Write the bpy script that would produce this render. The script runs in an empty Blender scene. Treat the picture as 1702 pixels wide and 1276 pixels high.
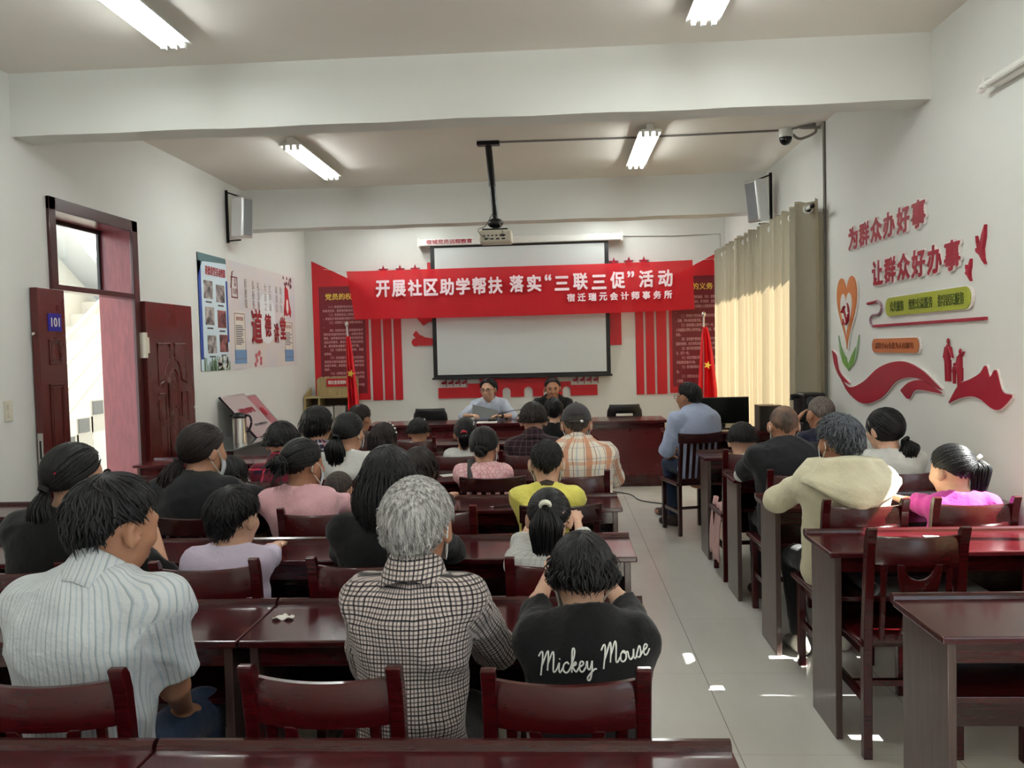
import bpy, bmesh, math, random
import numpy as np
from mathutils import Vector, Matrix, Euler
random.seed(7); RNG = np.random.default_rng(7)
SC = bpy.context.scene
COL = SC.collection
PI = math.pi

# ---------------------------------------------------------------- camera
cam = bpy.data.cameras.new('camera'); cam_ob = bpy.data.objects.new('camera', cam); COL.objects.link(cam_ob)
cam.sensor_width = 36.0; cam.lens = 1386.0 / 1702.0 * 36.0; cam.clip_start = 0.02
def _camera(yaw, pit, rol, h):
    fw = Vector((-math.sin(yaw)*math.cos(pit), math.cos(yaw)*math.cos(pit), math.sin(pit)))
    r0 = Vector((math.cos(yaw), math.sin(yaw), 0)); u0 = r0.cross(fw)
    r = r0*math.cos(rol) + u0*math.sin(rol); u = -r0*math.sin(rol) + u0*math.cos(rol)
    m = Matrix((r, u, -fw)).transposed().to_4x4(); m.translation = (0, 0, h)
    return m
cam_ob.matrix_world = _camera(.0564, -.0415, -.0253, 1.575)
SC.camera = cam_ob
SC.view_settings.view_transform = 'Standard'; SC.view_settings.look = 'None'
SC.view_settings.exposure = 0.56; SC.view_settings.gamma = 1.0; SC.view_settings.use_curve_mapping = False

# ---------------------------------------------------------------- world and sun
W = bpy.data.worlds.new('world'); SC.world = W; W.use_nodes = True
bg = W.node_tree.nodes['Background']; bg.inputs[0].default_value = (.86, .93, 1, 1); bg.inputs[1].default_value = 1.9
sun = bpy.data.lights.new('sun', 'SUN'); sun.energy = 30.0; sun.angle = math.radians(.6); sun.color = (1, .94, .84)
sun_ob = bpy.data.objects.new('sun', sun); COL.objects.link(sun_ob)
sun_ob.rotation_euler = Vector((-1, .10, -1.12)).to_track_quat('-Z', 'Y').to_euler()
TUBE_POWER = 24.0
# ---------------------------------------------------------------- materials
class NT:
    def __init__(s, name):
        s.m = bpy.data.materials.new(name); s.m.use_nodes = True
        s.t = s.m.node_tree; s.b = s.t.nodes['Principled BSDF']; s.out = s.t.nodes['Material Output']
    def n(s, typ, **kw):
        x = s.t.nodes.new(typ)
        for k, v in kw.items(): setattr(x, k, v)
        return x
    def put(s, sock, v):
        if isinstance(v, bpy.types.NodeSocket): s.t.links.new(v, sock)
        elif isinstance(v, (tuple, list)) and len(v) == 3 and sock.type == 'RGBA': sock.default_value = (*v, 1)
        else: sock.default_value = v
    def math(s, op, a, b=0.0, clamp=False):
        x = s.n('ShaderNodeMath', operation=op); x.use_clamp = clamp
        s.put(x.inputs[0], a); s.put(x.inputs[1], b); return x.outputs[0]
    def mix(s, f, a, b):
        x = s.n('ShaderNodeMix', data_type='RGBA'); s.put(x.inputs[0], f); s.put(x.inputs[6], a); s.put(x.inputs[7], b); return x.outputs[2]
    def coord(s, k='Object'): return s.n('ShaderNodeTexCoord').outputs[k]
    def xyz(s, v): x = s.n('ShaderNodeSeparateXYZ'); s.put(x.inputs[0], v); return x.outputs
    def noise(s, scale, detail=3, rough=.5, vec=None, stretch=None):
        x = s.n('ShaderNodeTexNoise'); x.inputs['Scale'].default_value = scale; x.inputs['Detail'].default_value = detail; x.inputs['Roughness'].default_value = rough
        v = vec if vec is not None else s.coord()
        if stretch:
            mp = s.n('ShaderNodeMapping'); mp.inputs['Scale'].default_value = stretch; s.put(mp.inputs[0], v); v = mp.outputs[0]
        s.put(x.inputs['Vector'], v); return x.outputs[0]
    def bump(s, h, strength=.3, dist=.01):
        x = s.n('ShaderNodeBump'); x.inputs['Strength'].default_value = strength; x.inputs['Distance'].default_value = dist
        s.put(x.inputs['Height'], h); s.put(s.b.inputs['Normal'], x.outputs[0])
    def ramp(s, f, lo, hi, a, b):
        x = s.n('ShaderNodeMapRange'); s.put(x.inputs[0], f); x.inputs[1].default_value = lo; x.inputs[2].default_value = hi
        return s.mix(x.outputs[0], a, b)
    def set(s, **kw):
        for k, v in kw.items(): s.put(s.b.inputs[k], v)
        return s
def srgb(*c):
    return tuple(((x/255)/12.92 if x/255 <= .04045 else ((x/255+.055)/1.055)**2.4) for x in c)
def mat(name, col, rough=.5, metal=0.0, var=0.0, vs=6.0, bump=0.0, bs=60.0, spec=.5, coat=0.0, stretch=None):
    t = NT(name)
    t.set(Roughness=rough, Metallic=metal); t.b.inputs['Specular IOR Level'].default_value = spec; t.b.inputs['Coat Weight'].default_value = coat
    t.b.inputs['Coat Roughness'].default_value = .08
    if var:
        t.set(**{'Base Color': t.ramp(t.noise(vs, 4, stretch=stretch), .3, .7, tuple(c*(1-var) for c in col), tuple(min(1, c*(1+var)) for c in col))})
    else: t.b.inputs['Base Color'].default_value = (*col, 1)
    if bump: t.bump(t.noise(bs, 3, stretch=stretch), bump, .005)
    return t.m
def fabric(name, base, bands=(), rough=.85, fold=.25, weave=900, spec=.2):
    """bands: (axis, repeats per metre, width share, colour, opacity, offset)"""
    t = NT(name); t.set(Roughness=rough); t.b.inputs['Specular IOR Level'].default_value = spec
    t.b.inputs['Sheen Weight'].default_value = .15
    col = t.ramp(t.noise(9, 3), .3, .7, tuple(c*.93 for c in base), tuple(min(1, c*1.05) for c in base))
    if bands:
        v = t.n('ShaderNodeAttribute', attribute_name='pat').outputs['Vector']; wob = t.noise(7, 2)
        x = t.xyz(v)
        for ax, fr, wd, c, op, off in bands:
            p = t.math('ADD', x[ax], t.math('MULTIPLY', wob, .012))
            f = t.math('FRACT', t.math('ADD', t.math('MULTIPLY', p, fr), off+50))
            d = t.math('ABSOLUTE', t.math('SUBTRACT', f, .5))
            k = t.math('MULTIPLY', t.math('MULTIPLY', t.math('SUBTRACT', wd/2, d), 14/max(.12, 1.0), True), 1.0, True)
            k = t.math('GREATER_THAN', wd/2, d)
            col = t.mix(t.math('MULTIPLY', k, op), col, c)
    t.set(**{'Base Color': col})
    h = t.math('ADD', t.math('MULTIPLY', t.noise(14, 5, .6), 1.2), t.math('MULTIPLY', t.noise(weave, 1), .03))
    t.bump(h, fold, .03)
    return t.m
def emit(name, col, s):
    t = NT(name); t.set(**{'Emission Color': col, 'Base Color': col}); t.b.inputs['Emission Strength'].default_value = s; return t.m
def glass(name, tint=(.95, .98, 1)):
    t = NT(name); tr = t.n('ShaderNodeBsdfTransparent'); tr.inputs[0].default_value = (*tint, 1)
    gl = t.n('ShaderNodeBsdfGlossy'); gl.inputs['Roughness'].default_value = .02
    mx = t.n('ShaderNodeMixShader'); t.put(mx.inputs[0], .06); t.put(mx.inputs[1], tr.outputs[0]); t.put(mx.inputs[2], gl.outputs[0])
    t.t.links.new(mx.outputs[0], t.out.inputs[0]); return t.m
def wood_lacquer(name, a, b, rough=.16, axis=(1, 14, 14), bp=.008):
    t = NT(name)
    n = t.noise(7, 6, .6, stretch=axis)
    t.set(**{'Base Color': t.ramp(n, .3, .72, a, b)}); t.b.inputs['Coat Weight'].default_value = .25; t.b.inputs['Coat Roughness'].default_value = .07
    t.set(Roughness=t.math('ADD', t.math('MULTIPLY', t.noise(3, 2), .10), rough-.05))
    bp > .01 and t.bump(n, bp, .002); return t.m

M = {}
M['wall'] = mat('wall_paint', srgb(222, 222, 217), .75, var=.025, vs=1.2, bump=.06, bs=30)
M['ceiling'] = mat('ceiling_paint', srgb(230, 224, 214), .85, var=.03, vs=.8, bump=.05, bs=20)
M['lacquer'] = wood_lacquer('dark_red_lacquer', srgb(48, 9, 12), srgb(66, 15, 18))
M['top'] = wood_lacquer('desk_top_lacquer', srgb(56, 11, 17), srgb(74, 18, 24), .2)
M['chair'] = wood_lacquer('chair_lacquer', srgb(60, 7, 11), srgb(70, 10, 14), .24)
M['chair_dark'] = wood_lacquer('dark_chair_lacquer', srgb(40, 10, 12), srgb(46, 12, 14), .22)
M['door'] = wood_lacquer('door_lacquer', srgb(78, 24, 23), srgb(94, 30, 28), .28, (6, 6, 1), .008)
M['door_in'] = wood_lacquer('door_lining', srgb(120, 52, 56), srgb(142, 66, 68), .3, (6, 6, 1), .008)
M['frame'] = wood_lacquer('door_frame', srgb(58, 20, 21), srgb(74, 26, 26), .3, (6, 6, 1), .008)
M['white'] = mat('white_plastic', srgb(228, 228, 222), .4)
M['offwhite'] = mat('ivory_plastic', srgb(220, 214, 196), .4)
M['black'] = mat('black_plastic', srgb(22, 22, 24), .4)
M['blackm'] = mat('black_metal', srgb(26, 26, 27), .35, .4)
M['grey'] = mat('grey_plastic', srgb(120, 122, 124), .45)
M['metal'] = mat('brushed_metal', (.62, .61, .58), .28, 1.0, bump=.05, bs=200, stretch=(1, 1, .02))
M['alu'] = mat('aluminium', (.7, .7, .71), .35, 1.0)
M['cable'] = mat('grey_cable', srgb(120, 116, 110), .6)
M['cable_dark'] = mat('dark_cable', srgb(34, 36, 36), .5)
M['red'] = mat('red_acrylic', srgb(198, 26, 38), .35, var=.05, vs=3)
M['redwall'] = mat('crimson_acrylic', srgb(160, 18, 46), .35, var=.05, vs=3)
M['maroon'] = mat('maroon_print', srgb(120, 24, 38), .4)
M['acryl'] = mat('clear_acrylic_edge', srgb(232, 226, 222), .3)
M['gold'] = mat('yellow_print', srgb(246, 214, 90), .5)
M['ink'] = mat('pale_pink_print', srgb(232, 176, 176), .6)
M['letter'] = mat('white_letter', srgb(250, 226, 234), .6)
M['tube'] = emit('fluorescent_tube', (.95, 1, .99), TUBE_POWER)
M['glass'] = glass('window_glass')
M['paper'] = mat('paper', srgb(236, 234, 228), .8)
M['floor'] = None

# ---------------------------------------------------------------- mesh helpers
class MB:
    def __init__(s): s.v = []; s.f = []
    def add(s, v, f):
        o = len(s.v); s.v += [tuple(p) for p in v]; s.f += [tuple(i+o for i in q) for q in f]; return s
    def box(s, lo, hi, mtx=None):
        (a, b, c), (d, e, g) = lo, hi
        v = [Vector(p) for p in ((a,b,c),(d,b,c),(d,e,c),(a,e,c),(a,b,g),(d,b,g),(d,e,g),(a,e,g))]
        if mtx: v = [mtx @ p for p in v]
        return s.add(v, [(3,2,1,0),(4,5,6,7),(0,1,5,4),(1,2,6,5),(2,3,7,6),(3,0,4,7)])
    def prism(s, pts, y0, y1, mtx=None):
        """outline in (x, z) swept from y0 to y1; counter-clockwise seen from -y"""
        n = len(pts); v = [Vector((x, y0, z)) for x, z in pts] + [Vector((x, y1, z)) for x, z in pts]
        if mtx: v = [mtx @ p for p in v]
        return s.add(v, [tuple(range(n)), tuple(range(2*n-1, n-1, -1))] + [(i+n, (i+1) % n+n, (i+1) % n, i)[::1] for i in range(n)])
    def tube(s, pts, r, n=8, flat=None):
        pts = [Vector(p) for p in pts]; k = len(pts); rr = r if hasattr(r, '__len__') else [r]*k
        ref = Vector((0, 0, 1)); v = []
        for i, p in enumerate(pts):
            t = (pts[min(i+1, k-1)] - pts[max(i-1, 0)]).normalized()
            a = t.cross(ref)
            if a.length < 1e-3: a = t.cross(Vector((0, 1, 0)))
            a.normalize(); b = t.cross(a)
            for j in range(n):
                w = 2*PI*j/n; v.append(p + (a*math.cos(w) + b*math.sin(w)*(flat or 1))*max(rr[i], 1e-4))
        f = [(i*n+j, i*n+(j+1) % n, (i+1)*n+(j+1) % n, (i+1)*n+j)[::-1] for i in range(k-1) for j in range(n)]
        f += [tuple(range(n)), tuple(range(k*n-1, (k-1)*n-1, -1))]
        return s.add(v, f)
    def lathe(s, prof, n=20, mtx=None):
        v = []; k = len(prof)
        for r, z in prof:
            for j in range(n): v.append(Vector((r*math.cos(2*PI*j/n), r*math.sin(2*PI*j/n), z)))
        if mtx: v = [mtx @ p for p in v]
        f = [(i*n+j, i*n+(j+1) % n, (i+1)*n+(j+1) % n, (i+1)*n+j) for i in range(k-1) for j in range(n)]
        f += [tuple(range(n-1, -1, -1)), tuple(range((k-1)*n, k*n))]
        return s.add(v, f)
    def ell(s, c, r, n=12, m=8, mtx=None):
        prof = []
        v = []; f = []
        for i in range(m+1):
            t = PI*i/m
            for j in range(n):
                q = 2*PI*j/n; p = Vector((r[0]*math.sin(t)*math.cos(q), r[1]*math.sin(t)*math.sin(q), r[2]*math.cos(t)))
                if mtx: p = mtx @ p
                v.append(p + Vector(c))
        f = [(i*n+j, i*n+(j+1) % n, (i+1)*n+(j+1) % n, (i+1)*n+j)[::-1] for i in range(m) for j in range(n)]
        return s.add(v, f)
    def grid(s, fn, nu, nv):
        v = [fn(i/nu, j/nv) for j in range(nv+1) for i in range(nu+1)]
        return s.add(v, [(j*(nu+1)+i, j*(nu+1)+i+1, (j+1)*(nu+1)+i+1, (j+1)*(nu+1)+i) for j in range(nv) for i in range(nu)])
    def build(s, name, material, parent=None, bevel=0, smooth=False, seg=2, solid=0, angle=35):
        me = bpy.data.meshes.new(name); me.from_pydata([tuple(p) for p in s.v], [], s.f); me.update()
        bm = bmesh.new(); bm.from_mesh(me); bmesh.ops.recalc_face_normals(bm, faces=bm.faces); bm.to_mesh(me); bm.free()
        return finish(me, name, material, parent, bevel, smooth, seg, solid, angle)
def finish(me, name, material, parent=None, bevel=0, smooth=False, seg=2, solid=0, angle=35):
    o = bpy.data.objects.new(name, me); COL.objects.link(o); me.materials.append(material)
    if smooth:
        me.polygons.foreach_set('use_smooth', [True]*len(me.polygons))
        if angle < 180: me.set_sharp_from_angle(angle=math.radians(angle))
    if solid:
        m = o.modifiers.new('solid', 'SOLIDIFY'); m.thickness = solid; m.offset = 0
    if bevel:
        m = o.modifiers.new('bevel', 'BEVEL'); m.width = bevel; m.segments = seg; m.limit_method = 'ANGLE'; m.angle_limit = math.radians(40)
        m.harden_normals = False
    if parent: o.parent = parent
    return o
def tag(o, label, cat, group=None, kind=None):
    o['label'] = label; o['category'] = cat
    if group: o['group'] = group
    if kind: o['kind'] = kind
    return o
def thing(name, label, cat, loc=(0, 0, 0), rz=0.0, group=None):
    o = bpy.data.objects.new(name, None); COL.objects.link(o); o.location = loc; o.rotation_euler = (0, 0, rz); o.empty_display_size = .1
    return tag(o, label, cat, group)
def struct(o): o['kind'] = 'structure'; return o
KIDS = {}
def children(o): return [c for c in bpy.data.objects if c.parent == o]
def dup(o, loc, rz=0.0, label=None, kids=None):
    c = o.copy(); COL.objects.link(c); c.location = loc; c.rotation_euler = (0, 0, rz)
    if label: c['label'] = label
    for k in kids:
        d = k.copy(); COL.objects.link(d); d.parent = c
    return c
# lettering: FONT objects now, all turned to meshes together at the end
TEXTS = []
def text(body, name, material, parent, loc, rot, w=None, h=None, ex=.004, bold=.0, align='LEFT', spacing=1.0, line=1.0, label=None, slant=0.0):
    c = bpy.data.curves.new(name, 'FONT'); c.body = body; c.extrude = ex; c.space_character = spacing; c.space_line = line; c.shear = slant
    c.size = 1.0; c.resolution_u = 3
    o = bpy.data.objects.new(name, c); COL.objects.link(o)
    TEXTS.append((o, name, material, parent, loc, rot, w, h, ex, align, label, bold)); return o
def flush_texts():
    bpy.context.view_layer.update(); dg = bpy.context.evaluated_depsgraph_get()
    made = []
    for (o, name, material, parent, loc, rot, w, h, ex, align, label, bold) in TEXTS:
        me = bpy.data.meshes.new_from_object(o.evaluated_get(dg)); n = len(me.vertices)
        if n == 0: print('EMPTY TEXT', name); continue
        if bold:
            v0 = np.empty(n*3, np.float32); me.vertices.foreach_get('co', v0); v0 = v0.reshape(-1, 3); fs = [tuple(p.vertices) for p in me.polygons]; k = 8 if len(fs) < 6000 else 4
            vs = [v0+np.array((bold*math.cos(2*PI*j/k), bold*math.sin(2*PI*j/k), 0), np.float32) for j in range(k)]
            bpy.data.meshes.remove(me); me = bpy.data.meshes.new(name); me.from_pydata(np.concatenate(vs).tolist(), [], [tuple(i+j*n for i in q) for j in range(k) for q in fs]); n *= k
        a = np.empty(n*3, np.float32); me.vertices.foreach_get('co', a); a = a.reshape(-1, 3)
        lo, hi = a.min(0), a.max(0); sx = w/(hi[0]-lo[0]) if w else None; sy = h/(hi[1]-lo[1]) if h else None
        sx = sx or sy or 1; sy = sy or sx
        a[:, 0] = (a[:, 0]-lo[0])*sx; a[:, 1] = (a[:, 1]-lo[1])*sy
        if align == 'CENTER': a[:, 0] -= a[:, 0].max()/2
        kk = len(a)//k if bold else len(a); a[:, 2] = np.where(a[:, 2] > 0, ex, 0.0) + (np.arange(len(a))//kk)*.0003
        me.vertices.foreach_set('co', a.ravel()); me.materials.clear(); me.update()
        made.append((me, name, material, parent, loc, rot, label))
    for t in TEXTS:
        cu = t[0].data; bpy.data.objects.remove(t[0]); bpy.data.curves.remove(cu)
    for me, name, material, parent, loc, rot, label in made:
        q = finish(me, name, material, parent); q.location = loc; q.rotation_euler = rot
        if label: q['label'] = label[0]; q['category'] = label[1]
        if label and len(label) > 2: q['group'] = label[2]
FRONT = (PI/2, 0, 0); RIGHT = (PI/2, 0, -PI/2); LEFT = (PI/2, 0, PI/2)
def curve_pts(pts, n=8):
    """Catmull-Rom through the points"""
    P = [Vector(p) for p in pts]; P = [2*P[0]-P[1]] + P + [2*P[-1]-P[-2]]; out = []
    for i in range(1, len(P)-2):
        for j in range(n):
            t = j/n; a, b, c, d = P[i-1:i+3]
            out.append(.5*((2*b) + (c-a)*t + (2*a-5*b+4*c-d)*t*t + (3*b-a-3*c+d)*t**3))
    return out + [P[-2]]
# ---------------------------------------------------------------- room shell
XL, XR, YF, YB, H = -3.46, 2.27, 11.4, -2.6, 3.41
def floor_mat():
    t = NT('floor_tiles'); v = t.coord(); x = t.xyz(v)
    def line(a, off):
        f = t.math('FRACT', t.math('ADD', t.math('MULTIPLY', a, 1/.8), off)); d = t.math('ABSOLUTE', t.math('SUBTRACT', f, .5))
        return t.math('GREATER_THAN', d, .4978)
    ln = t.math('MAXIMUM', line(x[0], 50-.66/.8), t.math('MULTIPLY', line(x[1], 50-3.18/.8), .4))
    c = t.ramp(t.noise(2.2, 5, .6, stretch=(1, .35, 1)), .3, .7, srgb(206, 204, 196), srgb(220, 218, 211))
    c = t.mix(t.math('MULTIPLY', ln, .75), c, srgb(96, 92, 86))
    t.set(**{'Base Color': c}); t.set(Roughness=t.math('ADD', t.math('MULTIPLY', t.noise(4, 3), .14), .16)); t.b.inputs['Specular IOR Level'].default_value = .5
    return t.m
M['floor'] = floor_mat()
o = MB().box((XL-2.6, YB, -.2), (XR+.3, YF, 0)).build('floor', M['floor']); struct(o)
struct(MB().box((XL-.28, YB, H), (XR+.28, YF+.2, H+.2)).build('ceiling', M['ceiling']))
struct(MB().box((XL-.28, YF, 0), (XR+.28, YF+.24, H)).build('wall_front', M['wall']))
D0, D1, DH = 5.58, 6.67, 2.64
w = MB(); w.box((XL-.28, YB, 0), (XL, D0, H)); w.box((XL-.28, D1, 0), (XL, YF, H)); w.box((XL-.28, D0, DH), (XL, D1, H))
struct(w.build('wall_left', M['wall']))
WIN = [(7.62, 11.05, .9, 2.62), (2.0, 4.12, .9, 2.15), (-1.9, .9, .9, 2.4)]  # the last opening is an unseen window added to light the near end
w = MB(); t_ = .26
w.box((XR, YB, 0), (XR+t_, -1.9, H)); w.box((XR, .9, 0), (XR+t_, 2.0, H)); w.box((XR, 4.12, 0), (XR+t_, 7.62, H)); w.box((XR, 11.05, 0), (XR+t_, YF, H))
for a, b, c, d in WIN: w.box((XR, a, 0), (XR+t_, b, c)); w.box((XR, a, d), (XR+t_, b, H))
struct(w.build('wall_right', M['wall']))
w = MB(); w.box((XL, YB-.24, 0), (XR, YB, H))
struct(w.build('wall_back', M['wall']))
for k, (a, b, c, d) in enumerate(WIN):
    f = MB(); n = 4 if k == 0 else 3
    for s in range(n+1):
        yy = a+(b-a)*s/n; f.box((XR+.12, yy-.025, c), (XR+.18, yy+.025, d))
    for z in (c, d-.05): f.box((XR+.12, a, z), (XR+.18, b, z+.05))
    p = struct(f.build('window_%d' % (k+1), M['alu'])); 
    MB().box((XR+.147, a, c), (XR+.153, b, d)).build('glass_pane', M['glass'], p)
# beams: slightly uneven undersides
def beam(y0, y1, z0):
    b = MB(); n = 24
    def bot(i): return z0 + .003*math.sin(i*1.7) + .002*math.sin(i*.6)
    v = []
    for i in range(n+1):
        x = XL + (XR-XL)*i/n; z = bot(i)
        v += [(x, y0, z), (x, y1, z), (x, y1, H), (x, y0, H)]
    f = []
    for i in range(n):
        a = i*4; f += [(a, a+4, a+7, a+3), (a+1, a+5, a+4, a), (a+2, a+6, a+5, a+1)]
    b.add(v, f); return struct(b.build('ceiling_beam', M['wall']))
beam(5.21, 5.42, 3.011); beam(9.17, 9.42, 2.977)
# door surround with transom light and deep lining
f = MB()
f.box((XL, D0-.045, 0), (XL+.025, D0+.03, 2.70)); f.box((XL, D1-.03, 0), (XL+.025, D1+.06, 2.70)); f.box((XL, D0-.045, 2.61), (XL+.025, D1+.06, 2.70))
f.box((XL-.10, D0, 2.065), (XL+.02, D1, 2.105))
fr = struct(f.build('trim_1', M['frame'], bevel=.004))
l = MB(); l.box((XL-.28, D1-.02, 0), (XL, D1, DH)); l.box((XL-.28, D0, 0), (XL, D0+.02, DH)); l.box((XL-.28, D0, DH-.02), (XL, D1, DH))
l.build('door_lining', M['door_in'], fr)
b = MB(); b.box((XL-.27, D0+.02, 2.62-.03), (XL-.24, D1-.02, 2.62)); b.box((XL-.27, D1-.05, 2.1), (XL-.25, D1-.02, 2.62)); b.build('transom_bead', M['black'], fr)
MB().box((XL-.262, D0+.02, 2.105), (XL-.256, D1-.02, 2.60)).build('glass_pane', M['glass'], fr)
# door leaves lying back against the wall
def rect_loop(b, y0, y1, z0, z1, x, w=.014, d=.008):
    b.box((x, y0, z0), (x+d, y1, z0+w)); b.box((x, y0, z1-w), (x+d, y1, z1)); b.box((x, y0, z0), (x+d, y0+w, z1)); b.box((x, y1-w, z0), (x+d, y1, z1))
lf = MB().box((XL+.012, 5.30, .02), (XL+.062, 5.60, 2.06)).build('door_1', M['door'], bevel=.003); struct(lf)
m = MB(); X = XL+.062
rect_loop(m, 5.40, 5.54, 1.55, 1.72, X); rect_loop(m, 5.42, 5.52, 1.57, 1.70, X, .006)
rect_loop(m, 5.39, 5.55, .98, 1.42, X); rect_loop(m, 5.41, 5.53, 1.0, 1.40, X, .006); rect_loop(m, 5.39, 5.55, .25, .85, X)
m.build('panel_moulding', M['door'], lf, bevel=.003)
pl = MB().box((X, 5.40, 1.775), (X+.006, 5.545, 1.895)).build('number_plate', mat('blue_enamel', srgb(22, 24, 150), .3), lf)
text('101', 'plate_number', M['white'], pl, (X+.007, 5.425, 1.805), LEFT, w=.095, h=.062, bold=.015, ex=.001)
m = MB().box((XL+.02, 5.296, .88), (XL+.056, 5.30, 1.10)); lk = m.build('lock_plate', M['metal'], lf)
MB().box((XL+.032, 5.294, .93), (XL+.044, 5.296, 1.05)).build('latch_slot', M['black'], lk)
MB().ell((XL+.03, 5.287, 1.755), (.012, .014, .012)).build('bolt_knob', M['metal'], lf)
rt = MB().box((XL+.012, 6.735, .02), (XL+.062, 7.60, 2.05)).build('door_2', M['door'], bevel=.003); struct(rt)
m = MB()
def tube_on(pts, r=.009): m.tube([(X, y, z) for y, z in pts], r, 8)
yc = 7.18
for s in (-1, 1):
    tube_on([(yc+s*.27, 1.35), (yc+s*.27, 1.70), (yc+s*.045, 1.70), (yc+s*.045, 1.565)] + [(yc+s*(.05+.11*math.sin(a*PI/10)), 1.38+.18*math.cos(a*PI/10)) for a in range(0, 6)] + [(yc+s*.27, 1.35)])
    tube_on([(yc+s*.27, 1.27), (yc+s*.15, 1.27), (yc+s*.15, .66), (yc+s*.27, .60), (yc+s*.27, 1.27)])
tube_on([(yc-.10, .66), (yc-.10, 1.36)] + [(yc-.10*math.cos(a*PI/10), 1.36+.12*math.sin(a*PI/10)) for a in range(1, 10)] + [(yc+.10, 1.36), (yc+.10, .66), (yc-.10, .66)])
tube_on([(yc-.07, .70), (yc-.07, 1.35)] + [(yc-.07*math.cos(a*PI/10), 1.35+.09*math.sin(a*PI/10)) for a in range(1, 10)] + [(yc+.07, 1.35), (yc+.07, .70), (yc-.07, .70)], .005)
tube_on([(yc-.27, .50), (yc+.27, .50), (yc+.27, .18), (yc-.27, .18), (yc-.27, .50)]); tube_on([(yc-.2, .55), (yc+.2, .55)], .006)
for k in range(7):
    a = k*2*PI/7; m.ell((X, yc+.028*math.cos(a), 1.34+.035*math.sin(a)), (.006, .012, .016), 8, 6)
for k in range(9): m.ell((X, yc+.03*math.cos(k*1.3), .78+.03*k), (.006, .013, .018), 8, 6)
m.build('panel_moulding', M['door'], rt, smooth=True)
h = MB(); h.box((XL+.004, 6.69, 1.58), (XL+.068, 6.735, 1.79)); h.tube([(XL+.03, 6.70, 1.60), (XL+.03, 6.70, 1.77)], .009); h.box((XL+.062, 6.735, 1.62), (XL+.068, 6.765, 1.75))
h.build('hinge', M['offwhite'], rt)
MB().ell((XL+.07, 7.585, 1.11), (.014, .014, .016)).build('bolt_knob', M['white'], rt)
# stairwell outside the door
struct(MB().box((-4.9, 3.5, H), (XL-.28, 12.5, H+.2)).build('ceiling_sun_block', M['ceiling']))  # unseen roof, added to keep direct sun off the stairwell wall
wh = mat('stairwell_paint', srgb(226, 224, 216), .7); tr = mat('stair_tread', srgb(226, 224, 216), .5); gy = mat('stair_riser_tile', srgb(132, 134, 134), .4)
struct(MB().box((-6.1, 3.5, 0), (-6.0, 12.5, 4.2)).build('wall_stairwell', wh))
st = MB(); rs = MB()
for k in range(14):
    y = 6.75+k*.27; z = .165*(k+1)
    st.box((-6.0, y, 0 if k < 1 else z-.33), (-4.85, y+.30, z)); rs.box((-4.851, y+.03, z-.15), (-4.84, y+.22, z-.01))
p = st.build('stairs', tr); struct(p); rs.build('tile_strip', gy, p)
sl = MB().prism([(0, 0), (5.2, -3.0), (5.2, -2.75), (0, .25)][::-1], -.4, 0, Matrix.Translation((-6.0, 6.2, 4.9)) @ Matrix(((0, -1, 0, 0), (1, 0, 0, 0), (0, 0, 1, 0), (0, 0, 0, 1))))
struct(sl.build('stair_slab', mat('slab_paint', srgb(196, 200, 202), .8)))
r = MB()
for dz, rad in ((.95, .028), (.70, .016), (.47, .016), (.24, .016)): r.tube([(-4.78, 6.7, dz+.12), (-4.78, 10.9, dz+.12+4.2*.61)], rad)
for k in range(5): y = 6.7+k*.95; r.tube([(-4.78, y, .05+(y-6.7)*.61), (-4.78, y, 1.07+(y-6.7)*.61)], .016)
tag(r.build('stair_railing', wh, smooth=True), 'white metal stair railing climbing outside the open doorway', 'railing')
# skirting
struct(MB().box((XR-.012, 4.12, 0), (XR, YF, .1)).build('baseboard_right', M['wall']))
struct(MB().box((XL, D1+.06, 0), (XL+.012, YF, .1)).build('baseboard_left', M['wall']))

# ---------------------------------------------------------------- fluorescent fittings
def fitting(x, y0, label):
    t = thing('ceiling_light', label, 'ceiling light', (x, y0, H), 0, 'triple tube ceiling lights')
    L = 1.33
    MB().prism([(-.095, -.066), (.095, -.066), (.085, -.052), (.03, -.048), (.03, 0), (-.03, 0), (-.03, -.048), (-.085, -.052)], 0, L).build('housing', M['white'], t, bevel=.003)
    for dx in (-.056, 0, .056):
        MB().tube([(dx, .05, -.085), (dx, L-.05, -.085)], .0135, 10).build('tube', M['tube'], t, smooth=True)
        for ya in (.02, L-.05): MB().box((dx-.012, ya, -.10), (dx+.012, ya+.03, -.04)).build('lamp_holder', M['white'], t)
fitting(-2.22, 7.0, 'lit tube ceiling light on the door side beyond the near beam')
fitting(.80, 7.02, 'lit tube ceiling light on the curtain side beyond the near beam')
fitting(-2.12, 3.36, 'lit tube ceiling light on the door side before the near beam')
fitting(.83, 3.38, 'lit tube ceiling light on the slogan wall side before the near beam')
fitting(-2.0, 9.75, 'lit tube ceiling light beyond the far beam on the bookcase side')
fitting(.8, 9.75, 'lit tube ceiling light beyond the far beam on the curtain side')
fitting(-2.1, -.6, 'unseen tube light added behind the camera on the door side')  # this fitting and the next are added out of view to brighten the near rows
fitting(.83, -.6, 'unseen tube light added behind the camera on the slogan wall side')
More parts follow.
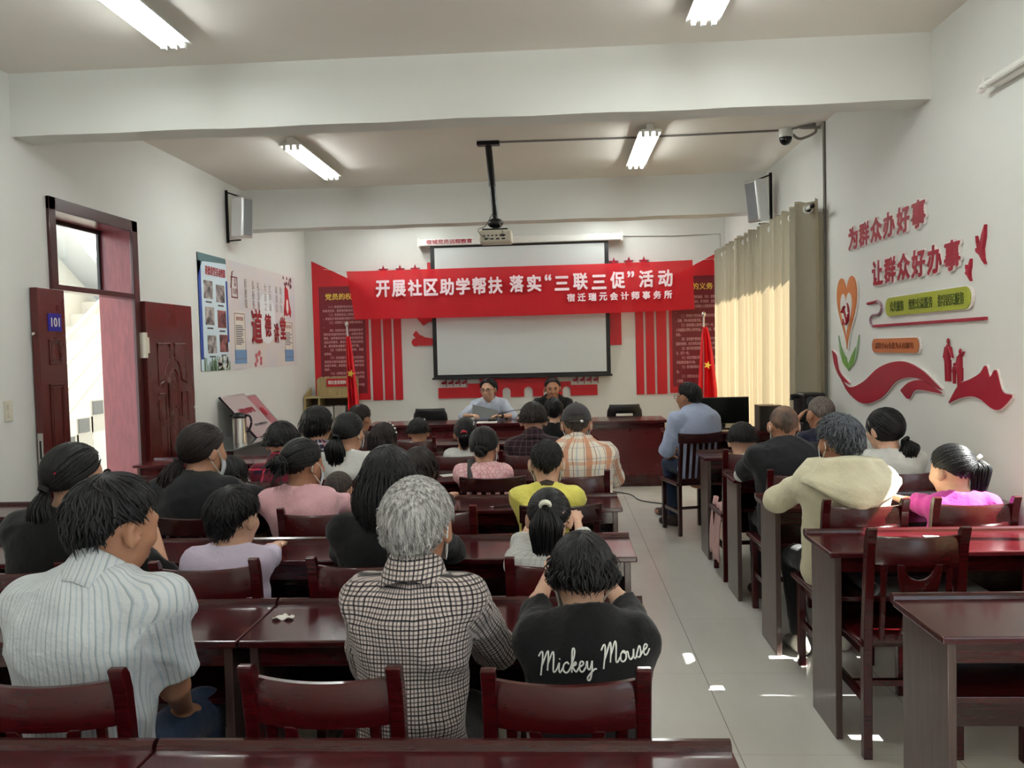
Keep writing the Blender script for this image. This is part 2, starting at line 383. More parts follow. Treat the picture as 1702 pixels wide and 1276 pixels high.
# ---------------------------------------------------------------- desks
def make_desk():
    t = thing('desk', '', 'desk'); L, HW = M['lacquer'], .6
    k = [MB().box((-HW, -.36, .73), (HW, -.012, .752)).build('desktop', M['top'], t, bevel=.005),
         MB().tube([(-HW+.003, 0, .752), (HW-.003, 0, .752)], .018, 10).build('front_lip', L, t, smooth=True),
         MB().box((-HW+.025, -.325, .665), (HW-.025, -.305, .73)).build('apron', L, t, bevel=.002)]
    panelm = M['panel']
    for s in (-1, 1):
        k.append(MB().box((min(s*(HW-.024), s*(HW-.050)), -.335, 0), (max(s*(HW-.024), s*(HW-.050)), -.03, .73)).build('side_panel', panelm, t, bevel=.003))
    k.append(MB().box((-HW+.05, -.05, .36), (HW-.05, -.032, .73)).build('back_panel', L, t))
    k.append(MB().box((-HW+.05, -.31, .545), (HW-.05, -.05, .563)).build('shelf', L, t, bevel=.002))
    return t, k
M['panel'] = wood_lacquer('panel_lacquer', srgb(66, 48, 46), srgb(92, 72, 68), .3, (12, 12, .8))
DESK, DESK_K = make_desk(); first = True
LEFT_ROWS = [1.69, 2.69, 3.61, 4.61, 5.58, 6.60, 7.60]; RIGHT_ROWS = [2.69, 3.64, 4.54, 5.44, 6.45, 8.2]
ORD = ['seventh', 'sixth', 'fifth', 'fourth', 'third', 'second', 'first']
def place_desk(x, y, label):
    global first
    if first: o = DESK; o.location = (x, y, 0); o['label'] = label; first = False
    else: o = dup(DESK, (x, y, 0), 0, label, DESK_K)
    o['group'] = 'glossy dark red audience desks'; return o
for i, y in enumerate(LEFT_ROWS):
    for j, nm in enumerate(('aisle end', 'middle', 'door wall end')):
        if (i == 0 or i == 6) and j == 2: continue
        place_desk((-.265, -.345, -.31, -.29, -.29, -.3, -.3)[i]-1.2*j-.004*j, y, 'dark red desk, %s of the %s left-block row from the speakers' % (nm, ORD[i]))
RN = ['nearest desk of the slogan wall column, empty, its side panel facing the aisle', 'desk with two papers on top beside the slogan wall', 'desk where the cream hooded jacket sits',
      'desk where the black shirt and white sleeves lean', 'desk behind the man in blue shirt and jeans', 'desk carrying the black monitor near the curtain']
for i, y in enumerate(RIGHT_ROWS):
    o = place_desk(1.64 if i < 5 else 1.52, y, 'dark red ' + RN[i])
    if i == 5: o.scale = (.9, 1, 1)

# ---------------------------------------------------------------- chairs
def make_chair(label, mt):
    t = thing('wooden_chair', label, 'chair'); k = []
    def prof(z): return -.045*max(0, (z-.42))/.45 - .012*max(0, (z-.80))/.09
    for s in (-1, 1):
        m = MB(); x0, x1 = s*.150, s*.183
        zs = [0, .2, .42, .6, .75, .83, .87, .888, .892]; dep = [.034, .036, .04, .036, .034, .036, .036, .028, .014]; off = [0, 0, 0, 0, 0, 0, -.004, -.010, -.012]
        v = []
        for z, d, q in zip(zs, dep, off):
            y = prof(z)+q; v += [(min(x0, x1), y-d/2, z), (max(x0, x1), y-d/2, z), (max(x0, x1), y+d/2, z), (min(x0, x1), y+d/2, z)]
        f = [(3, 2, 1, 0)] + [(i*4+j, i*4+(j+1) % 4, i*4+4+(j+1) % 4, i*4+4+j) for i in range(len(zs)-1) for j in range(4)] + [tuple(range(len(zs)*4-4, len(zs)*4))]
        k.append(m.add(v, f).build('back_post', mt, t, bevel=.005))
        k.append(MB().box((min(s*.145, s*.18), .335, 0), (max(s*.145, s*.18), .37, .42)).build('leg', mt, t, bevel=.004))
        k.append(MB().box((min(s*.155, s*.172), .0, .20), (max(s*.155, s*.172), .35, .235)).build('side_stretcher', mt, t, bevel=.002))
    def rail(u, v, z0, z1, th):  # curved board
        x = -.150 + .30*u; y = prof((z0+z1)/2) - .028*(1-(2*u-1)**2); return x, y
    m = MB(); n = 12; v = []; f = []
    for i in range(n+1):
        x, y = rail(i/n, 0, .755, .852, .02); top = .852 + .004*(2*i/n-1)**2
        v += [(x, y-.013, .752), (x, y+.009, .752), (x, y+.011, top-.012), (x, y+.004, top), (x, y-.010, top), (x, y-.016, top-.012)]
    for i in range(n):
        for j in range(6): f.append((i*6+j, i*6+(j+1) % 6, i*6+6+(j+1) % 6, i*6+6+j))
    f += [(5, 4, 3, 2, 1, 0), tuple(range(n*6, n*6+6))]
    k.append(m.add(v, [q[::-1] for q in f]).build('top_rail', mt, t, smooth=True, angle=50))
    # lyre splat with a half-round opening under the rail
    pts = [(-.082, .756), (-.060, .756)] + [(.052*-math.cos(a*PI/10), .748-.052*math.sin(a*PI/10)) for a in range(0, 11)] + [(.060, .756), (.082, .756), (.074, .69), (.058, .62), (.050, .56), (.056, .50), (.070, .46), (-.070, .46), (-.056, .50), (-.050, .56), (-.058, .62), (-.074, .69)]
    sh = Matrix.Shear('XZ', 4, (0, 0)) if False else Matrix.Identity(4)
    m = MB(); m.prism(pts[::-1], -.048, -.036); m.v = [(x, y + prof(z)*.9 + .02*(z < .6)*(.6-z)/.14, z) for x, y, z in m.v]
    k.append(m.build('splat', mt, t, bevel=.002))
    for s in (-1, 1):
        m = MB(); m.tube([(s*.118, prof(z)-.018+.0*z, z) for z in (.46, .55, .65, .757)], [.013, .011, .012, .014], 8, .55); k.append(m.build('slat', mt, t, smooth=True))
    k.append(MB().box((-.16, -.012, .44), (.16, .012, .475)).build('lower_rail', mt, t, bevel=.003))
    m = MB(); m.grid(lambda u, w: (-.195+.39*u + .012*(2*u-1)*(w-.5), -.005+.40*w, .440 - .010*math.sin(PI*u)*math.sin(PI*min(1, w*1.05))), 10, 10)
    k.append(m.build('seat', mt, t, smooth=True, solid=.024, bevel=0))
    m = MB(); m.box((-.165, .33, .375), (.165, .352, .425)); m.box((-.165, .03, .375), (-.148, .34, .425)); m.box((.148, .03, .375), (.165, .34, .425)); m.box((-.15, .17, .205), (.15, .195, .23))
    k.append(m.build('seat_frame', mt, t, bevel=.002))
    return t, k
def make_slat_chair(label, mt):
    t = thing('slat_back_chair', label, 'chair'); k = []
    def prof(z): return -.06*max(0, (z-.42))/.43
    for s in (-1, 1):
        m = MB(); v = []
        for z, d in ((0, .03), (.42, .036), (.84, .03)):
            y = prof(z); a, b = sorted((s*.15, s*.18)); v += [(a, y-d/2, z), (b, y-d/2, z), (b, y+d/2, z), (a, y+d/2, z)]
        f = [(3, 2, 1, 0)] + [(i*4+j, i*4+(j+1) % 4, i*4+4+(j+1) % 4, i*4+4+j) for i in range(2) for j in range(4)] + [(8, 9, 10, 11)]
        k.append(m.add(v, f).build('back_post', mt, t, bevel=.004))
        k.append(MB().box((min(s*.145, s*.18), .335, 0), (max(s*.145, s*.18), .37, .42)).build('leg', mt, t, bevel=.004))
        k.append(MB().box((min(s*.155, s*.172), .0, .18), (max(s*.155, s*.172), .35, .21)).build('side_stretcher', mt, t))
    m = MB(); n = 12; v = []; f = []
    for i in range(n+1):
        u = i/n; x = -.19+.38*u; y = prof(.8)-.022*(1-(2*u-1)**2); c = .012*(2*u-1)**2
        v += [(x, y-.012, .77+c*.5), (x, y+.012, .77+c*.5), (x, y+.012, .848+c), (x, y-.012, .848+c)]
    f = [(i*4+j, i*4+4+j, i*4+4+(j+1) % 4, i*4+(j+1) % 4) for i in range(n) for j in range(4)] + [(0, 1, 2, 3), (n*4+3, n*4+2, n*4+1, n*4)]
    k.append(m.add(v, f).build('top_rail', mt, t, bevel=.004))
    for x in (-.105, -.052, 0, .052, .105):
        m = MB(); m.box((x-.014, -.006, .46), (x+.014, .006, .775)); m.v = [(a, b+prof(z)-.012*(z > .6), z) for a, b, z in m.v]; k.append(m.build('slat', mt, t, bevel=.002))
    k.append(MB().box((-.16, -.012, .44), (.16, .012, .475)).build('lower_rail', mt, t, bevel=.003))
    k.append(MB().box((-.19, .0, .415), (.19, .39, .445)).build('seat', mt, t, bevel=.008))
    m = MB(); m.box((-.15, .17, .185), (.15, .195, .205)); k.append(m.build('cross_stretcher', mt, t))
    return t, k
CH = [make_chair('', M['chair']), make_slat_chair('', M['chair_dark'])]; used = [False, False]
def chair(x, y, label, kind=0, rz=0.0, group='dark red wooden audience chairs'):
    r, k = CH[kind]
    if not used[kind]: o = r; o.location = (x, y, 0); o.rotation_euler = (0, 0, rz); o['label'] = label; used[kind] = True
    else: o = dup(r, (x, y, 0), rz, label, k)
    o['group'] = group if kind == 0 else 'dark slat-backed chairs'; return o
chair(-1.165, 1.83, 'dark red chair under the man in the pale pinstripe shirt', rz=.06)
chair(-.54, 1.85, 'dark red chair behind the grey-haired person in checks', rz=-.03)
chair(0, 1.83, 'dark red chair behind the black T-shirt with white lettering')
chair(-1.88, 2.79, 'dark red chair of the woman in black by the near wall', rz=.02)
chair(-1.22, 2.80, 'dark red chair behind the child in lilac', rz=.09)
chair(-.685, 2.82, 'dark red chair half hidden behind the grey-haired head')
chair(-.01, 2.79, 'dark red chair behind the girl in white lace')
chair(-1.66, 3.72, 'very dark slat-backed chair of the woman with the long low ponytail', 1)
chair(-1.10, 3.73, 'dark red chair behind the pink blouse', rz=.10)
chair(-.56, 3.72, 'dark red chair of the woman with loose long hair')
chair(-.01, 3.87, 'dark slat-backed chair behind the yellow shirt, turned a little', 1, .07)
chair(-1.66, 4.72, 'dark red chair below the red and navy plaid shirt')
chair(-1.22, 4.74, 'dark red chair behind the long ponytail and white top')
chair(-.39, 4.75, 'dark slat-backed chair behind the girl in patterned pink', 1, .02)
chair(.09, 4.72, 'dark red chair behind the capped man in orange plaid')
chair(-.72, 5.69, 'dark red chair with a back seen empty beside the girl in white', rz=.02)
chair(-1.77, 5.69, 'dark red chair of the woman in navy and white checks'); chair(-1.25, 5.69, 'dark red chair of the girl with the beaded hairband')
chair(-.24, 5.70, 'dark red chair behind the dark plaid shirt')
chair(-1.18, 6.70, 'dark red chair of the small girl with two white beads'); chair(-1.66, 6.70, 'dark red chair of the person in front by the bookcase'); chair(-.05, 6.70, 'dark red chair of the bare-necked person in black near the speakers')
chair(1.13, 6.92, 'dark slat-backed chair of the man in blue shirt and jeans', 1, .25)
chair(1.24, 5.54, 'dark red chair of the small child at the aisle'); chair(1.79, 5.55, 'dark red chair of the man in navy')
chair(1.30, 4.63, 'dark red chair of the man in black shirt with white sleeves'); chair(1.85, 4.63, 'dark red chair behind the woman in white')
chair(1.315, 3.73, 'sunlit red chair behind the cream hooded jacket'); chair(1.785, 3.74, 'sunlit red chair behind the girl in magenta')
chair(1.295, 3.155, 'empty dark red chair at the desk with two papers', rz=0.0); chair(1.86, 3.13, 'empty dark red chair next to the slogan wall')

# ---------------------------------------------------------------- speakers' table, office chairs
t = thing('speaker_table', 'long dark red table with panelled front where two men sit', 'table', (-.48, 9.4, 0))
Lq = M['lacquer']
MB().box((-1.75, -.04, .715), (1.68, .55, .745)).build('tabletop', M['top'], t, bevel=.006)
MB().box((-1.70, 0, .12), (1.63, .03, .715)).build('front_panel', wood_lacquer('table_panel', srgb(70, 16, 20), srgb(98, 28, 32), .28, (1, 12, 12)), t)
MB().box((-1.72, -.02, 0), (1.65, .035, .12)).build('plinth', Lq, t, bevel=.006)
MB().box((-1.72, -.022, .655), (1.65, .0, .715)).build('apron', Lq, t, bevel=.004)
for x in (-1.72, 1.62): MB().box((x, 0, 0), (x+.03, .5, .715)).build('side_panel', Lq, t)
def office_chair(x, label, lumbar):
    t = thing('office_chair', label, 'chair', (x, 10.36, 0), 0, 'black office chairs behind the long table'); b = MB()
    def fn(u, v):
        w = .215*(1-.12*v**4); z = .50+.36*v; return ((2*u-1)*w*(1 if v < .9 else .93), .02-.06*math.sin(v*1.6)+.10*(2*u-1)**2*.5, z)
    b.grid(fn, 12, 10)
    if lumbar: b.f = [f for i, f in enumerate(b.f) if not (3 <= i % 12 <= 8 and 6 <= i//12 <= 6)]
    b.build('backrest', M['black'], t, smooth=True, solid=.03)
    MB().box((-.23, -.46, .43), (.23, 0, .50)).build('seat', M['black'], t, bevel=.03, seg=3)
    MB().tube([(0, -.22, .06), (0, -.22, .43)], .03).build('column', M['metal'], t)
    for k in range(5):
        a = k*2*PI/5; MB().tube([(0, -.22, .09), (.26*math.cos(a), -.22+.26*math.sin(a), .05)], .018).build('base_leg', M['black'], t)
        MB().ell((.26*math.cos(a), -.22+.26*math.sin(a), .026), (.026, .026, .026)).build('castor', M['black'], t)
office_chair(.80, 'black office chair with a lumbar slot, empty, right of the seated speakers', True)
office_chair(-1.62, 'black office chair, empty, at the bookcase side of the long table', False)
office_chair(-.85, 'black office chair of the speaker in white shirt and glasses', False)
office_chair(-.08, 'black office chair of the speaker in black', False)
# gooseneck microphone, papers
t = thing('gooseneck_microphone', 'thin black gooseneck microphone before the speaker in white', 'microphone', (-.78, 9.62, .745))
MB().box((-.05, -.06, 0), (.05, .06, .03)).build('base', M['black'], t, bevel=.006)
MB().tube(curve_pts([(0, 0, .03), (.06, .02, .07), (.18, .02, .11), (.33, .02, .13)]), .004).build('neck', M['black'], t, smooth=True)
MB().ell((.35, .02, .132), (.025, .011, .011)).build('capsule', M['black'], t, smooth=True)
m = MB(); m.grid(lambda u, v: (-1.02+.30*u, 9.70+.04*v+.03*u, .80+.14*v-.05*u*v-.03*u), 4, 4)
tag(m.build('paper_sheet', M['grey'], solid=.001), 'grey sheet of paper held up by the speaker in white', 'paper')
m = MB().box((-.95, 9.42, .745), (-.72, 9.58, .752)); tag(m.build('document', M['paper'], bevel=.001), 'white document lying on the long table', 'document')
def sheet(x, y, z, w, d, rz, label, name='paper_sheet', mt=None, cat='paper'):
    m = MB().box((-w/2, -d/2, 0), (w/2, d/2, .001)); o = m.build(name, mt or M['paper']); o.location = (x, y, z); o.rotation_euler = (0, 0, rz); return tag(o, label, cat)
sheet(1.33, 3.50, .753, .085, .06, .1, 'small white slip on the sunlit desk, nearer the aisle'); sheet(1.53, 3.52, .753, .06, .05, -.2, 'small white slip on the sunlit desk, nearer the slogan wall')
m = MB(); m.grid(lambda u, v: (.055*(u-.5)*(1+.3*math.sin(5*v)), .04*(v-.5), .006+.006*math.sin(9*u+4*v)*math.cos(7*v)), 8, 6)
o = m.build('crumpled_tissue', M['paper'], smooth=True, solid=.002); o.location = (-.875, 2.53, .752); tag(o, 'small crumpled white tissue on the desk beside the grey-haired person', 'tissue')
sheet(-.75, 5.46, .753, .09, .10, .4, 'white face mask lying on the desk behind the empty-backed chair', 'face_mask', M['white'], 'mask')
sheet(1.70, 5.3, .753, .25, .18, .1, 'sheet of white paper on the desk before the woman in white'); sheet(1.38, 6.2, .753, .2, .15, .3, 'white paper on the desk behind the man in blue')
# newspaper roll on a desk shelf
t = thing('newspaper_roll', 'grey rolled newspaper on the shelf of the desk with two papers', 'newspaper', (1.36, 3.46, .5635))
m = MB(); m.grid(lambda u, v: ((-.14+.0*u) + .028*math.cos(u*9)*(1-.05*u), -.13+.26*v, .028+.026*math.sin(u*9)*(1-.05*u)), 24, 2)
m.build('rolled_end', M['grey'], t, smooth=True, solid=.001)
MB().box((-.13, -.12, .0), (.32, .13, .008)).build('flat_sheets', M['grey'], t)
# phone at the dark-clothed woman's arm
o = MB().box((-.075, -.036, 0), (.075, .036, .009)).build('mobile_phone', M['black'], bevel=.003); o.location = (-1.66, 4.40, .753); o.rotation_euler = (0, 0, .2); tag(o, 'black mobile phone lying on the desk by the long-ponytailed woman', 'phone')
t = thing('pen', 'dark pen with a pale tip on the desk beside the yellow shirt', 'pen', (-.30, 4.33, .757), .3)
MB().tube([(-.06, 0, 0), (.06, 0, .0)], .004).build('barrel', M['black'], t); MB().tube([(-.078, 0, 0), (-.06, 0, 0)], [.001, .004]).build('tip', M['white'], t)
# ---------------------------------------------------------------- front wall graphics
YW = YF
def star_pts(cx, cz, r, rot=0.0):
    return [(cx+(r if k % 2 == 0 else r*.4)*math.sin(rot+k*PI/5), cz+(r if k % 2 == 0 else r*.4)*math.cos(rot+k*PI/5)) for k in range(10)][::-1]
def party_board(flip, name, label, title, paras, tx):
    t = thing(name, label, 'wall panel', (0, YW, 0)); s = -1 if flip else 1; c0 = -1.10/2 if flip else 0
    def X(x): return (-1.10-x) if flip else x           # mirror about the middle of the wall
    pts = [(-3.37, .93), (-2.60, .93), (-2.60, 2.475), (-3.37, 2.857)]
    def pr(p, y0, y1): 
        q = [(X(x), z) for x, z in p]; return MB().prism(q if not flip else q[::-1], y0, y1)
    pr([(x+(.012 if x < -3 else 0)-.024*(x < -3), z-.012*(z < 1)) for x, z in pts], -.014, -.0).build('clear_edge', M['acryl'], t)
    pr(pts, -.022, -.014).build('red_board', M['red'], t, bevel=.002)
    pr([(-3.28, 1.02), (-2.64, 1.02), (-2.64, 2.50), (-3.28, 2.50)], -.025, -.022).build('text_board', M['maroon'], t)
    for a, b in ((-2.565, -2.43), (-2.40, -2.285), (-2.255, -2.15)):
        pr([(a, .92), (b, .92), (b, 2.35), (a, 2.35)], -.022, -.0).build('red_stripe', M['red'], t, bevel=.002)
    x0 = min(X(-3.23), X(-2.69))
    text(title, 'heading', M['gold'], t, ((X(-3.28)+X(-2.64))/2, -.027, 2.315), FRONT, w=.46, bold=.02, ex=.001, align='CENTER')
    text(paras, 'body_text', M['ink'], t, (x0, -.027, 1.07), FRONT, w=.55, h=1.17, bold=.006, ex=.0005, line=1.35)
def wrap(ps, n):
    out = []
    for p in ps:
        p = '\u3000\u3000' + p
        while p: out.append(p[:n]); p = p[n:]
    return '\n'.join(out)
R1 = ['（一）参加党的有关会议，阅读党的有关文件，接受党的教育和培训。', '（二）在党的会议上和党报党刊上，参加关于党的政策问题的讨论。', '（三）对党的工作提出建议和倡议。',
      '（四）在党的会议上有根据地批评党的任何组织和任何党员，向党负责地揭发、检举党的任何组织和任何党员违法乱纪的事实，要求处分违法乱纪的党员，要求罢免或撤换不称职的干部。', '（五）行使表决权、选举权，有被选举权。',
      '（六）在党组织讨论决定对党员的党纪处分或作出鉴定时，本人有权参加和进行申辩，其他党员可以为他作证和辩护。', '（七）对党的决议和政策如有不同意见，在坚决执行的前提下，可以声明保留。', '（八）向党的上级组织直至中央提出请求、申诉和控告。']
R2 = ['（一）认真学习党的路线、方针、政策和决议，学习党的基本知识，学习科学、文化、法律和业务知识，努力提高为人民服务的本领。', '（二）贯彻执行党的基本路线和各项方针、政策，带头参加改革开放。',
      '（三）坚持党和人民的利益高于一切，个人利益服从党和人民的利益，吃苦在前，享受在后。', '（四）自觉遵守党的纪律，严格保守党和国家的秘密，执行党的决定，服从组织分配。', '（五）维护党的团结和统一，对党忠诚老实，言行一致。',
      '（六）切实开展批评和自我批评，坚决同消极腐败现象作斗争。', '（七）密切联系群众，向群众宣传党的主张。', '（八）发扬社会主义新风尚，提倡共产主义道德。']
party_board(False, 'rights_board', 'slanted red wall panel with maroon text board behind the bookcase, headed 党员的权利', '党员的权利', wrap(R1, 17), 0)
party_board(True, 'duties_board', 'slanted red wall panel with maroon text board beside the curtain, headed 党员的义务', '党员的义务', wrap(R2, 20), 0)
for side, xs in (('bookcase', (-2.37, -2.14, -1.93)), ('curtain', (.775, .978, 1.178))):
    for i, x in enumerate(xs):
        o = MB().prism(star_pts(x, 2.712 if side == 'curtain' else 2.70, .072), YW-.03, YW-.003).build('wall_star', M['redwall'], bevel=.002)
        tag(o, '%s dark red star above the banner on the %s side' % (('outermost', 'middle', 'innermost')[i if side == 'bookcase' else 2-i], side), 'star', 'red stars above the banner')
# hammer and sickle, mostly behind the projection screen
t = thing('party_emblem', 'large red hammer and sickle showing past the screen edge', 'emblem', (0, YW, 0))
m = MB(); cx, cz, R = -1.15, 2.22, .62
arc = [(cx+R*math.cos(a), cz+R*math.sin(a)) for a in [math.radians(q) for q in range(-150, 71, 10)]]
inner = [(cx-.04+(R-.15*math.sin(PI*i/22)-.01)*math.cos(a), cz+.03+(R-.15*math.sin(PI*i/22)-.01)*math.sin(a)) for i, a in enumerate([math.radians(q) for q in range(-150, 71, 10)])]
m = MB(); n = len(arc); v = []
for (x, z), (p, q) in zip(arc, inner): v += [(x, -.02, z), (p, -.02, q), (x, 0, z), (p, 0, q)]
f = []
for i in range(n-1):
    a = i*4; f += [(a, a+4, a+5, a+1), (a+2, a+3, a+7, a+6), (a, a+2, a+6, a+4), (a+1, a+5, a+7, a+3)]
m.add(v, f + [(0, 1, 3, 2)])
m.build('sickle_blade', M['red'], t)
m = MB(); m.prism([(-1.945, 1.66), (-1.80, 1.655), (-1.6, 1.665), (-1.6, 1.76), (-1.72, 1.75), (-1.82, 1.77), (-1.90, 1.81), (-1.945, 1.865), (-1.99, 1.81), (-1.95, 1.76)], -.02, 0); m.lathe([(0, 0), (.055, 0), (.055, .0195), (0, .0195)], 20, Matrix.Translation((-1.955, 0, 1.705)) @ Matrix.Rotation(PI/2, 4, 'X')); m.build('sickle_grip', M['red'], t)
m = MB(); m.prism([(-1.93, 2.04), (-1.84, 1.93), (-1.76, 1.98), (-.7, 1.2+.75), (-.6, 2.05), (-1.5, 2.2), (-1.6, 2.32)], -.021, -.001); m.build('hammer', M['red'], t)
# red ribbon blocks seen beside the screen
for (x0, x1, z0, z1, lb) in ((-1.765, -1.5, 2.3, 2.79, 'red wall block peeping out at the bookcase side of the screen'), (.5, .86, 1.60, 2.7, 'red wall block peeping out at the curtain side of the screen')):
    tag(MB().box((x0, YW-.02, z0), (x1, YW, z1)).build('wall_block', M['red'], bevel=.002), lb, 'wall decoration')
# city gate silhouette below the screen
t = thing('gate_cutout', 'red wall cutout of a city gate with arches and small flags below the screen', 'wall decoration', (0, YW, 0))
pts = [(-1.66, .925)]
for cx_, r_ in ((-.98, .055), (-.72, .055), (-.42, .06), (-.16, .055), (.10, .055)):
    pts += [(cx_-r_, .925)] + [(cx_-r_*math.cos(a*PI/8), 1.0+r_*math.sin(a*PI/8)) for a in range(9)] + [(cx_+r_, .925)]
pts += [(.52, .925), (.52, 1.07), (.16, 1.07), (.16, 1.12), (.0, 1.12), (-.05, 1.22), (-1.12, 1.22), (-1.07, 1.12), (-1.25, 1.12), (-1.25, 1.07), (-1.66, 1.07)]
MB().prism(pts, -.02, 0).build('gate_wall', M['red'], t)
for x0, sg in ((-1.62, 1), (.18, 1)):
    for k in range(4):
        x = x0+k*.093
        MB().prism([(x, 1.085), (x+.075, 1.085), (x+.075, 1.075), (x, 1.075)][::-1], -.012, 0).build('flag_base', M['white'], t)
        MB().prism([(x, 1.125), (x+.02, 1.15), (x+.05, 1.155), (x+.07, 1.185), (x+.078, 1.185), (x+.078, 1.085), (x+.07, 1.085), (x+.068, 1.125), (x+.03, 1.115)][::-1], -.018, 0).build('small_flag', M['redwall'], t)
# projection screen
t = thing('projection_screen', 'white pull-down projection screen with black border on the front wall', 'projection screen', (0, YW-.13, 0))
m = MB(); 
MB().box((-1.70, -.001, 1.195), (.70, .004, 3.0)).build('black_border', M['black'], t)
MB().box((-1.643, -.004, 1.25), (.645, 0, 2.965)).build('white_fabric', mat('screen_fabric', srgb(206, 210, 209), .9), t)
MB().box((-1.72, -.012, 1.185), (.72, .016, 1.215)).build('weight_bar', M['black'], t, bevel=.004)
c = MB().box((-1.83, -.06, 2.995), (.86, .12, 3.085)).build('casing', M['white'], t, bevel=.012)
e = MB(); e.box((-1.86, -.065, 2.985), (-1.83, .13, 3.095)); e.box((.86, -.065, 2.985), (.89, .13, 3.095)); e.build('end_cap', M['offwhite'], t, bevel=.006)
text('宿城党员远程教育', 'casing_lettering', M['redwall'], c, (-1.74, -.062, 3.012), FRONT, w=.62, h=.062, bold=.02, ex=.001)
# banner: thin red cloth tied across the screen
def ban(u, v):
    x = -2.815+4.60*u + .085*(1-v)*(1-u)**6 + .02*(1-v)*u; sag = .012*math.sin(PI*u)
    z = 2.675 - .645*(1-v) - sag*(1-v) + .012*(u**8); 
    y = 11.13 + .010*math.sin(9*u+2*v)*math.sin(5*v+3*u) + .006*math.sin(38*u+3*v)*(1-v)**.5*.6 + .012*math.exp(-u*9)*math.sin(40*(u+v*.12)) - .03*(1-v)*(v)
    return x, y, z
bt = NT('banner_cloth'); bt.set(**{'Base Color': srgb(212, 26, 40), 'Roughness': .75}); bt.bump(bt.noise(6, 4, stretch=(3, 1, .7)), .25, .03)
tl = bt.n('ShaderNodeBsdfTranslucent'); tl.inputs[0].default_value = (*srgb(212, 26, 40), 1); tp = bt.n('ShaderNodeBsdfTransparent'); tp.inputs[0].default_value = (1, .35, .35, 1)
m1 = bt.n('ShaderNodeMixShader'); m1.inputs[0].default_value = .25; bt.put(m1.inputs[1], bt.b.outputs[0]); bt.put(m1.inputs[2], tl.outputs[0])
m2 = bt.n('ShaderNodeMixShader'); m2.inputs[0].default_value = .12; bt.put(m2.inputs[1], m1.outputs[0]); bt.put(m2.inputs[2], tp.outputs[0]); bt.t.links.new(m2.outputs[0], bt.out.inputs[0])
m = MB(); m.grid(ban, 120, 16); bn = tag(m.build('banner', bt.m, smooth=True), 'long red cloth banner with white slogan hung across the screen', 'banner')
def row(chars, x0, x1, z0, h, wch, bold, slope):
    n = len(chars)
    for i, ch in enumerate(chars):
        if ch == ' ': continue
        x = x0+(x1-x0)*i/(n-1)
        q = ch in '“”'
        text(ch, 'letter', M['letter'], bn, (x, 11.095, z0+slope*(x-x0)+(h*.6 if q else 0)), FRONT, w=wch*(.55 if q else (1 if ch != '三' else 1)), h=h*(.42 if q else (.85 if ch == '三' else 1)), bold=bold, ex=.003)
row('开展社区助学帮扶', -2.42, -.91, 2.315, .225, .19, .035, .003); row('落实', -.625, -.395, 2.33, .225, .19, .035, 0)
row('“', -.165, .1, 2.34, .225, .19, .03, 0) if False else None
text('“', 'letter', M['letter'], bn, (-.16, 11.095, 2.47), FRONT, w=.09, h=.085, bold=.03, ex=.003)
row('三联三促', -.03, .705, 2.335, .225, .195, .035, .006)
text('”', 'letter', M['letter'], bn, (.93, 11.095, 2.48), FRONT, w=.09, h=.085, bold=.03, ex=.003)
row('活动', 1.08, 1.33, 2.345, .225, .19, .035, 0)
row('宿迁瑞元会计师事务所', .13, 1.405, 2.185, .108, .105, .035, .004)
for x, z, x2, z2 in ((-2.81, 2.675, -3.2, 2.74), (1.79, 2.675, 2.25, 2.73)):
    tag(MB().tube([(x, 11.13, z), (x2, YW-.02, z2)], .003, 6).build('banner_string', M['white']), 'thin string tying the banner up at its %s end' % ('bookcase' if x < 0 else 'curtain'), 'string')
# national flags on floor stands
def flag(x, y, label, lean, sc=1.0):
    t = thing('flag_on_pole', label, 'flag', (x, y, 0))
    MB().lathe([(0, 0), (.15, 0), (.15, .02), (.05, .05), (.02, .12), (0, .12)]).build('base', M['metal'], t, smooth=True)
    MB().tube([(0, 0, .1), (lean, 0, 1.93)], .013).build('pole', M['alu'], t, smooth=True)
    MB().ell((lean*1.02, 0, 1.965), (.028, .028, .036)).build('finial', M['metal'], t, smooth=True)
    def fn(u, v):
        z = 1.80-1.15*v - .10*u*v; w = .05+.17*v**.7*sc
        return lean*(z/1.93)-w*.35 + w*u + .01*math.sin(20*u), -.03-.045*math.sin(u*15+v*1.2)*(.3+v) , z
    m = MB(); m.grid(fn, 40, 14); f = m.build('flag_cloth', M['flagred'], t, smooth=True)
    MB().prism(star_pts(lean*.7+.03, 1.31, .055, .3), -.10, -.095).build('yellow_star', M['gold'], f)
M['flagred'] = mat('flag_silk', srgb(222, 20, 34), .45, bump=.1, bs=8)
flag(-2.70, 10.90, 'red national flag with yellow star at the bookcase', -.08, .6); flag(1.86, 10.9, 'red national flag with yellow star beside the curtain', .02, 1.5)

# ---------------------------------------------------------------- left wall: bookcase, poster, boards, desk, thermos
t = thing('bookcase', 'pale wood bookcase with a red sign on its high back', 'bookcase', (-3.44, 11.05, 0))
wd = wood_lacquer('pale_wood', srgb(150, 128, 84), srgb(192, 172, 122), .5, (14, 14, 1)); Wd = .68
MB().prism([(0.1, 0), (Wd, 0), (Wd, 1.22), (Wd-.04, 1.26), (.14, 1.26), (.10, 1.22)], .29, .31).build('back_panel', wd, t)
for x in (0, Wd-.02): MB().prism([(0, 0), (.30, 0), (.30, 1.12), (.02, 1.02), (0, 1.0)], 0, .02, Matrix.Translation((x+.02, 0, 0)) @ Matrix.Rotation(PI/2, 4, 'Z')).build('side_panel', wd, t)
for z in (.08, .38, .68, .98): MB().box((.02, .01, z), (Wd-.02, .30, z+.02)).build('shelf', wd, t)
MB().box((.19, .02, .70), (.21, .30, .98)).build('divider', wd, t)
